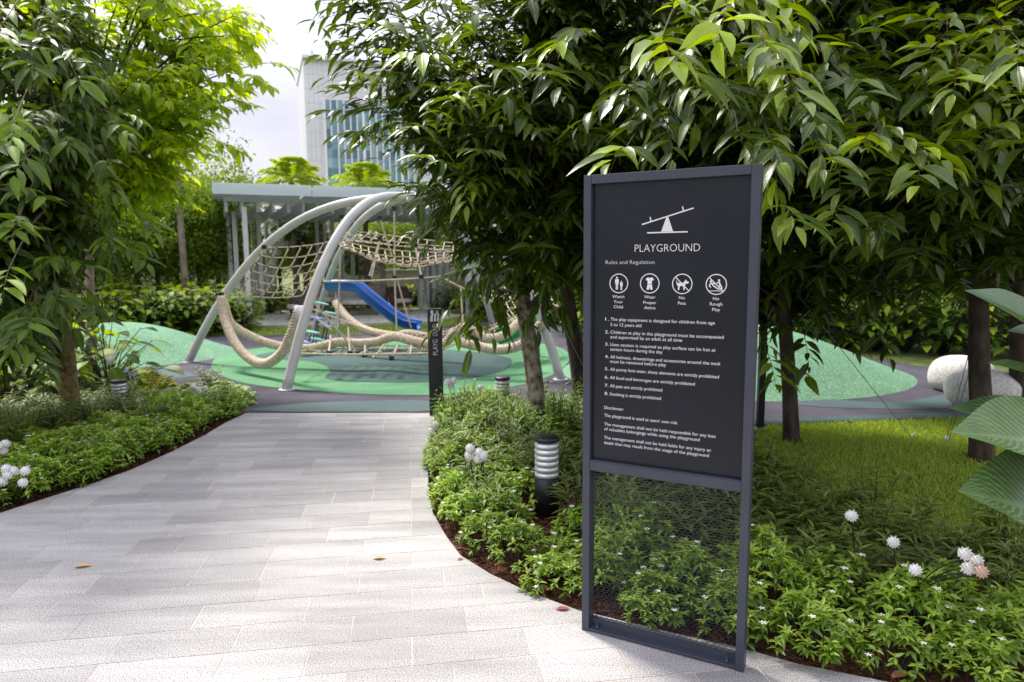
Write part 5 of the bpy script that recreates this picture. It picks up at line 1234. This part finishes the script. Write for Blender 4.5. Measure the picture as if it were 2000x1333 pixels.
# ------------------------------------------------------------------ pompom flowers
def pompom(c, r, m_, parent):
    n = 46; mb = MB(); i_ = np.arange(n)+.5; ph = np.arccos(1-2*i_/n); th_ = math.pi*(1+5**.5)*i_
    for a, b_ in zip(ph, th_):
        d = np.array([math.cos(b_)*math.sin(a), math.sin(b_)*math.sin(a), math.cos(a)]); s_ = np.cross(d, [.3, .5, .8]); s_ /= np.linalg.norm(s_); q = np.cross(d, s_); w = r*.16
        mb.add([c+d*r*.3, c+d*r*.75+s_*w, c+d*r*(1+random.uniform(-.08, .08)), c+d*r*.75-s_*w, c+d*r*.75+q*w, c+d*r*.75-q*w], [(0, 1, 2), (0, 2, 3), (0, 4, 2), (0, 2, 5)])
    bm = None
    mb.lathe(c-np.array([0, 0, r*.7]), [(r*.2, 0), (r*.6, r*.3), (r*.7, r*.7), (r*.6, r*1.1), (r*.2, r*1.4)], 10)
    return mb.build('flower_head', M[m_], parent)
def flowers(lst, Y, r, foot, label, m_=None):
    p0 = G(*foot); root = empty('pompom_flower', p0, label, 'flower', 'white pompom flowers in the beds')
    for i, (x, y) in enumerate(lst):
        c = D(x, y, Y+random.uniform(-.02, .02)); pompom(c, r, (m_ or {}).get(i, 'flower'), root)
        mb = MB(); mb.tube(catmull([p0, (p0+c)/2+np.array([0, 0, .04]), c-np.array([0, 0, r*.5])], 4), .003, 5); mb.build('stem', M['stem'], root)
flowers([(1663, 1008)], 2.95, .030, (1670, 1120), 'single white pompom flower nearest the lawn right of the sign')
flowers([(1745, 1059)], 2.75, .027, (1750, 1180), 'white pompom flower between the lone one and the right cluster')
flowers([(1788, 1113)], 2.5, .025, (1800, 1210), 'spiky white pompom flower left of the right hand cluster')
flowers([(1885, 1082), (1907, 1096), (1891, 1110), (1916, 1116)], 2.45, .028, (1760, 1185), 'cluster of four white pompom flowers at the lower right', {3: 'peach'})
flowers([(918, 876), (916, 890)], 4.3, .034, (925, 960), 'pair of white pompom flowers in the right bed')
flowers([(936, 884), (944, 890), (934, 896)], 4.25, .034, (945, 965), 'trio of white pompom flowers beside the pair in the right bed')
flowers([(875, 746), (886, 744), (880, 752)], 6.7, .04, (888, 815), 'faint white pompom flowers just right of the totem')
flowers([(850, 830), (843, 842)], 5.7, .04, (868, 862), 'white pompom flowers below the totem leaning over the path')
flowers([(938, 758)], 6.7, .04, (938, 815), 'white pompom flower between totem and farther bollard')
flowers([(378, 757), (388, 762), (400, 760), (393, 768), (384, 769)], 7.9, .045, (390, 800), 'far cluster of white pompom flowers at the back of the left bed')
flowers([(275, 783), (286, 792)], 7.0, .045, (292, 830), 'pair of white pompom flowers mid way along the left bed')
flowers([(211, 831)], 5.9, .036, (215, 870), 'single white pompom flower above the middle cluster of the left bed')
flowers([(202, 857), (222, 848), (224, 858), (222, 868)], 5.6, .036, (215, 900), 'middle cluster of white pompom flowers in the left bed')
flowers([(330, 800), (338, 806)], 6.6, .036, (336, 838), 'pair of small white pompom flowers near the far end of the left bed')
flowers([(120, 868), (128, 874)], 5.2, .032, (126, 910), 'pair of small white pompom flowers in the shade of the left bed')
flowers([(0, 872), (10, 868), (6, 880)], 4.9, .038, (5, 930), 'white pompom flowers at the left edge of the photograph')
flowers([(12, 916), (26, 920), (15, 928), (49, 920), (45, 943), (5, 942), (-8, 936)], 4.35, .034, (25, 965), 'near cluster of white pompom flowers in the left bed corner')

# ------------------------------------------------------------------ litter
def litter(px, py, L_, rot, m_, label, z=.002, name='fallen_leaf', width=.4):
    g_ = G(px, py); bv, bf, lu, lv = leafbase(width, 5, .06, .12, .01); V = bv*L_; mb = MB()
    c, s_ = math.cos(rot), math.sin(rot); mb.add([(g_[0]+x*c-y*s_, g_[1]+x*s_+y*c, z+max(0, zz)+.004*i/len(V)) for i, (x, y, zz) in enumerate(V)], [tuple(f) for f in bf], 0, True)
    o = mb.build(name, M[m_]); tag(o, label, 'fallen leaf')
litter(728, 1093, .075, -1.45, 'amber', 'amber fallen leaf lying on the path near the centre')
litter(145, 1110, .09, -1.3, 'amber', 'pale amber fallen leaf on the path at the left')
litter(1085, 1192, .07, -1.5, 'redstain', 'dark red petal-shaped stain on the path beside the sign foot')  # red stains on the ground, modelled as thin petal-shaped pieces
litter(893, 1095, .04, -1., 'redstain', 'small red petal-shaped stain at the bed edge')
litter(965, 1105, .08, -1.2, 'tan', 'curled brown leaf on the mulch by the path bend', .0)
litter(1070, 1155, .07, .4, 'tan', 'brown dry leaf on the mulch left of the sign', .0)
litter(1740, 1325, .10, -1.3, 'tan', 'tan dry leaf on the path edge at lower right', .0)
litter(450, 806, .07, -1.4, 'tan', 'tan dry leaf at the tip of the left bed')
# mulch fibres near the path edges
n = 26000; t = rng.integers(0, 300, n); sd_ = rng.random(n) < .6
base_ = np.where(sd_[:, None], X[t], Xl[t]); nn2 = np.where(sd_[:, None], Nn[t], Nl[t])
P = base_+nn2*(rng.random(n)**1.2*.9+.015)[:, None]+rng.normal(0, .02, (n, 2))
ok = ~inside(path_poly, P); P = P[ok]; n = len(P)
d = rng.normal(0, 1, (n, 3)); d[:, 2] *= .25; u = np.tile([0, 0, 1.], (n, 1))+rng.normal(0, .4, (n, 3))
m_ = frames(d, u, np.c_[P, rng.uniform(-.032, -.008, n)], rng.uniform(.02, .07, n))
o = link('mulch', bake('mulch', m_, rng.random(n), [leafquad(.05, .25)], np.zeros(n, int)), None, True, [M['fibre']]); tag(o, 'reddish brown fibrous mulch along the bed edges', 'mulch', kind='stuff')
# remove prototypes never placed
for o in list(COL.objects):
    if o.parent is None and o.type == 'EMPTY' and 'label' not in o and o.get('kind') is None:
        for c in list(o.children_recursive): bpy.data.objects.remove(c)
        bpy.data.objects.remove(o)
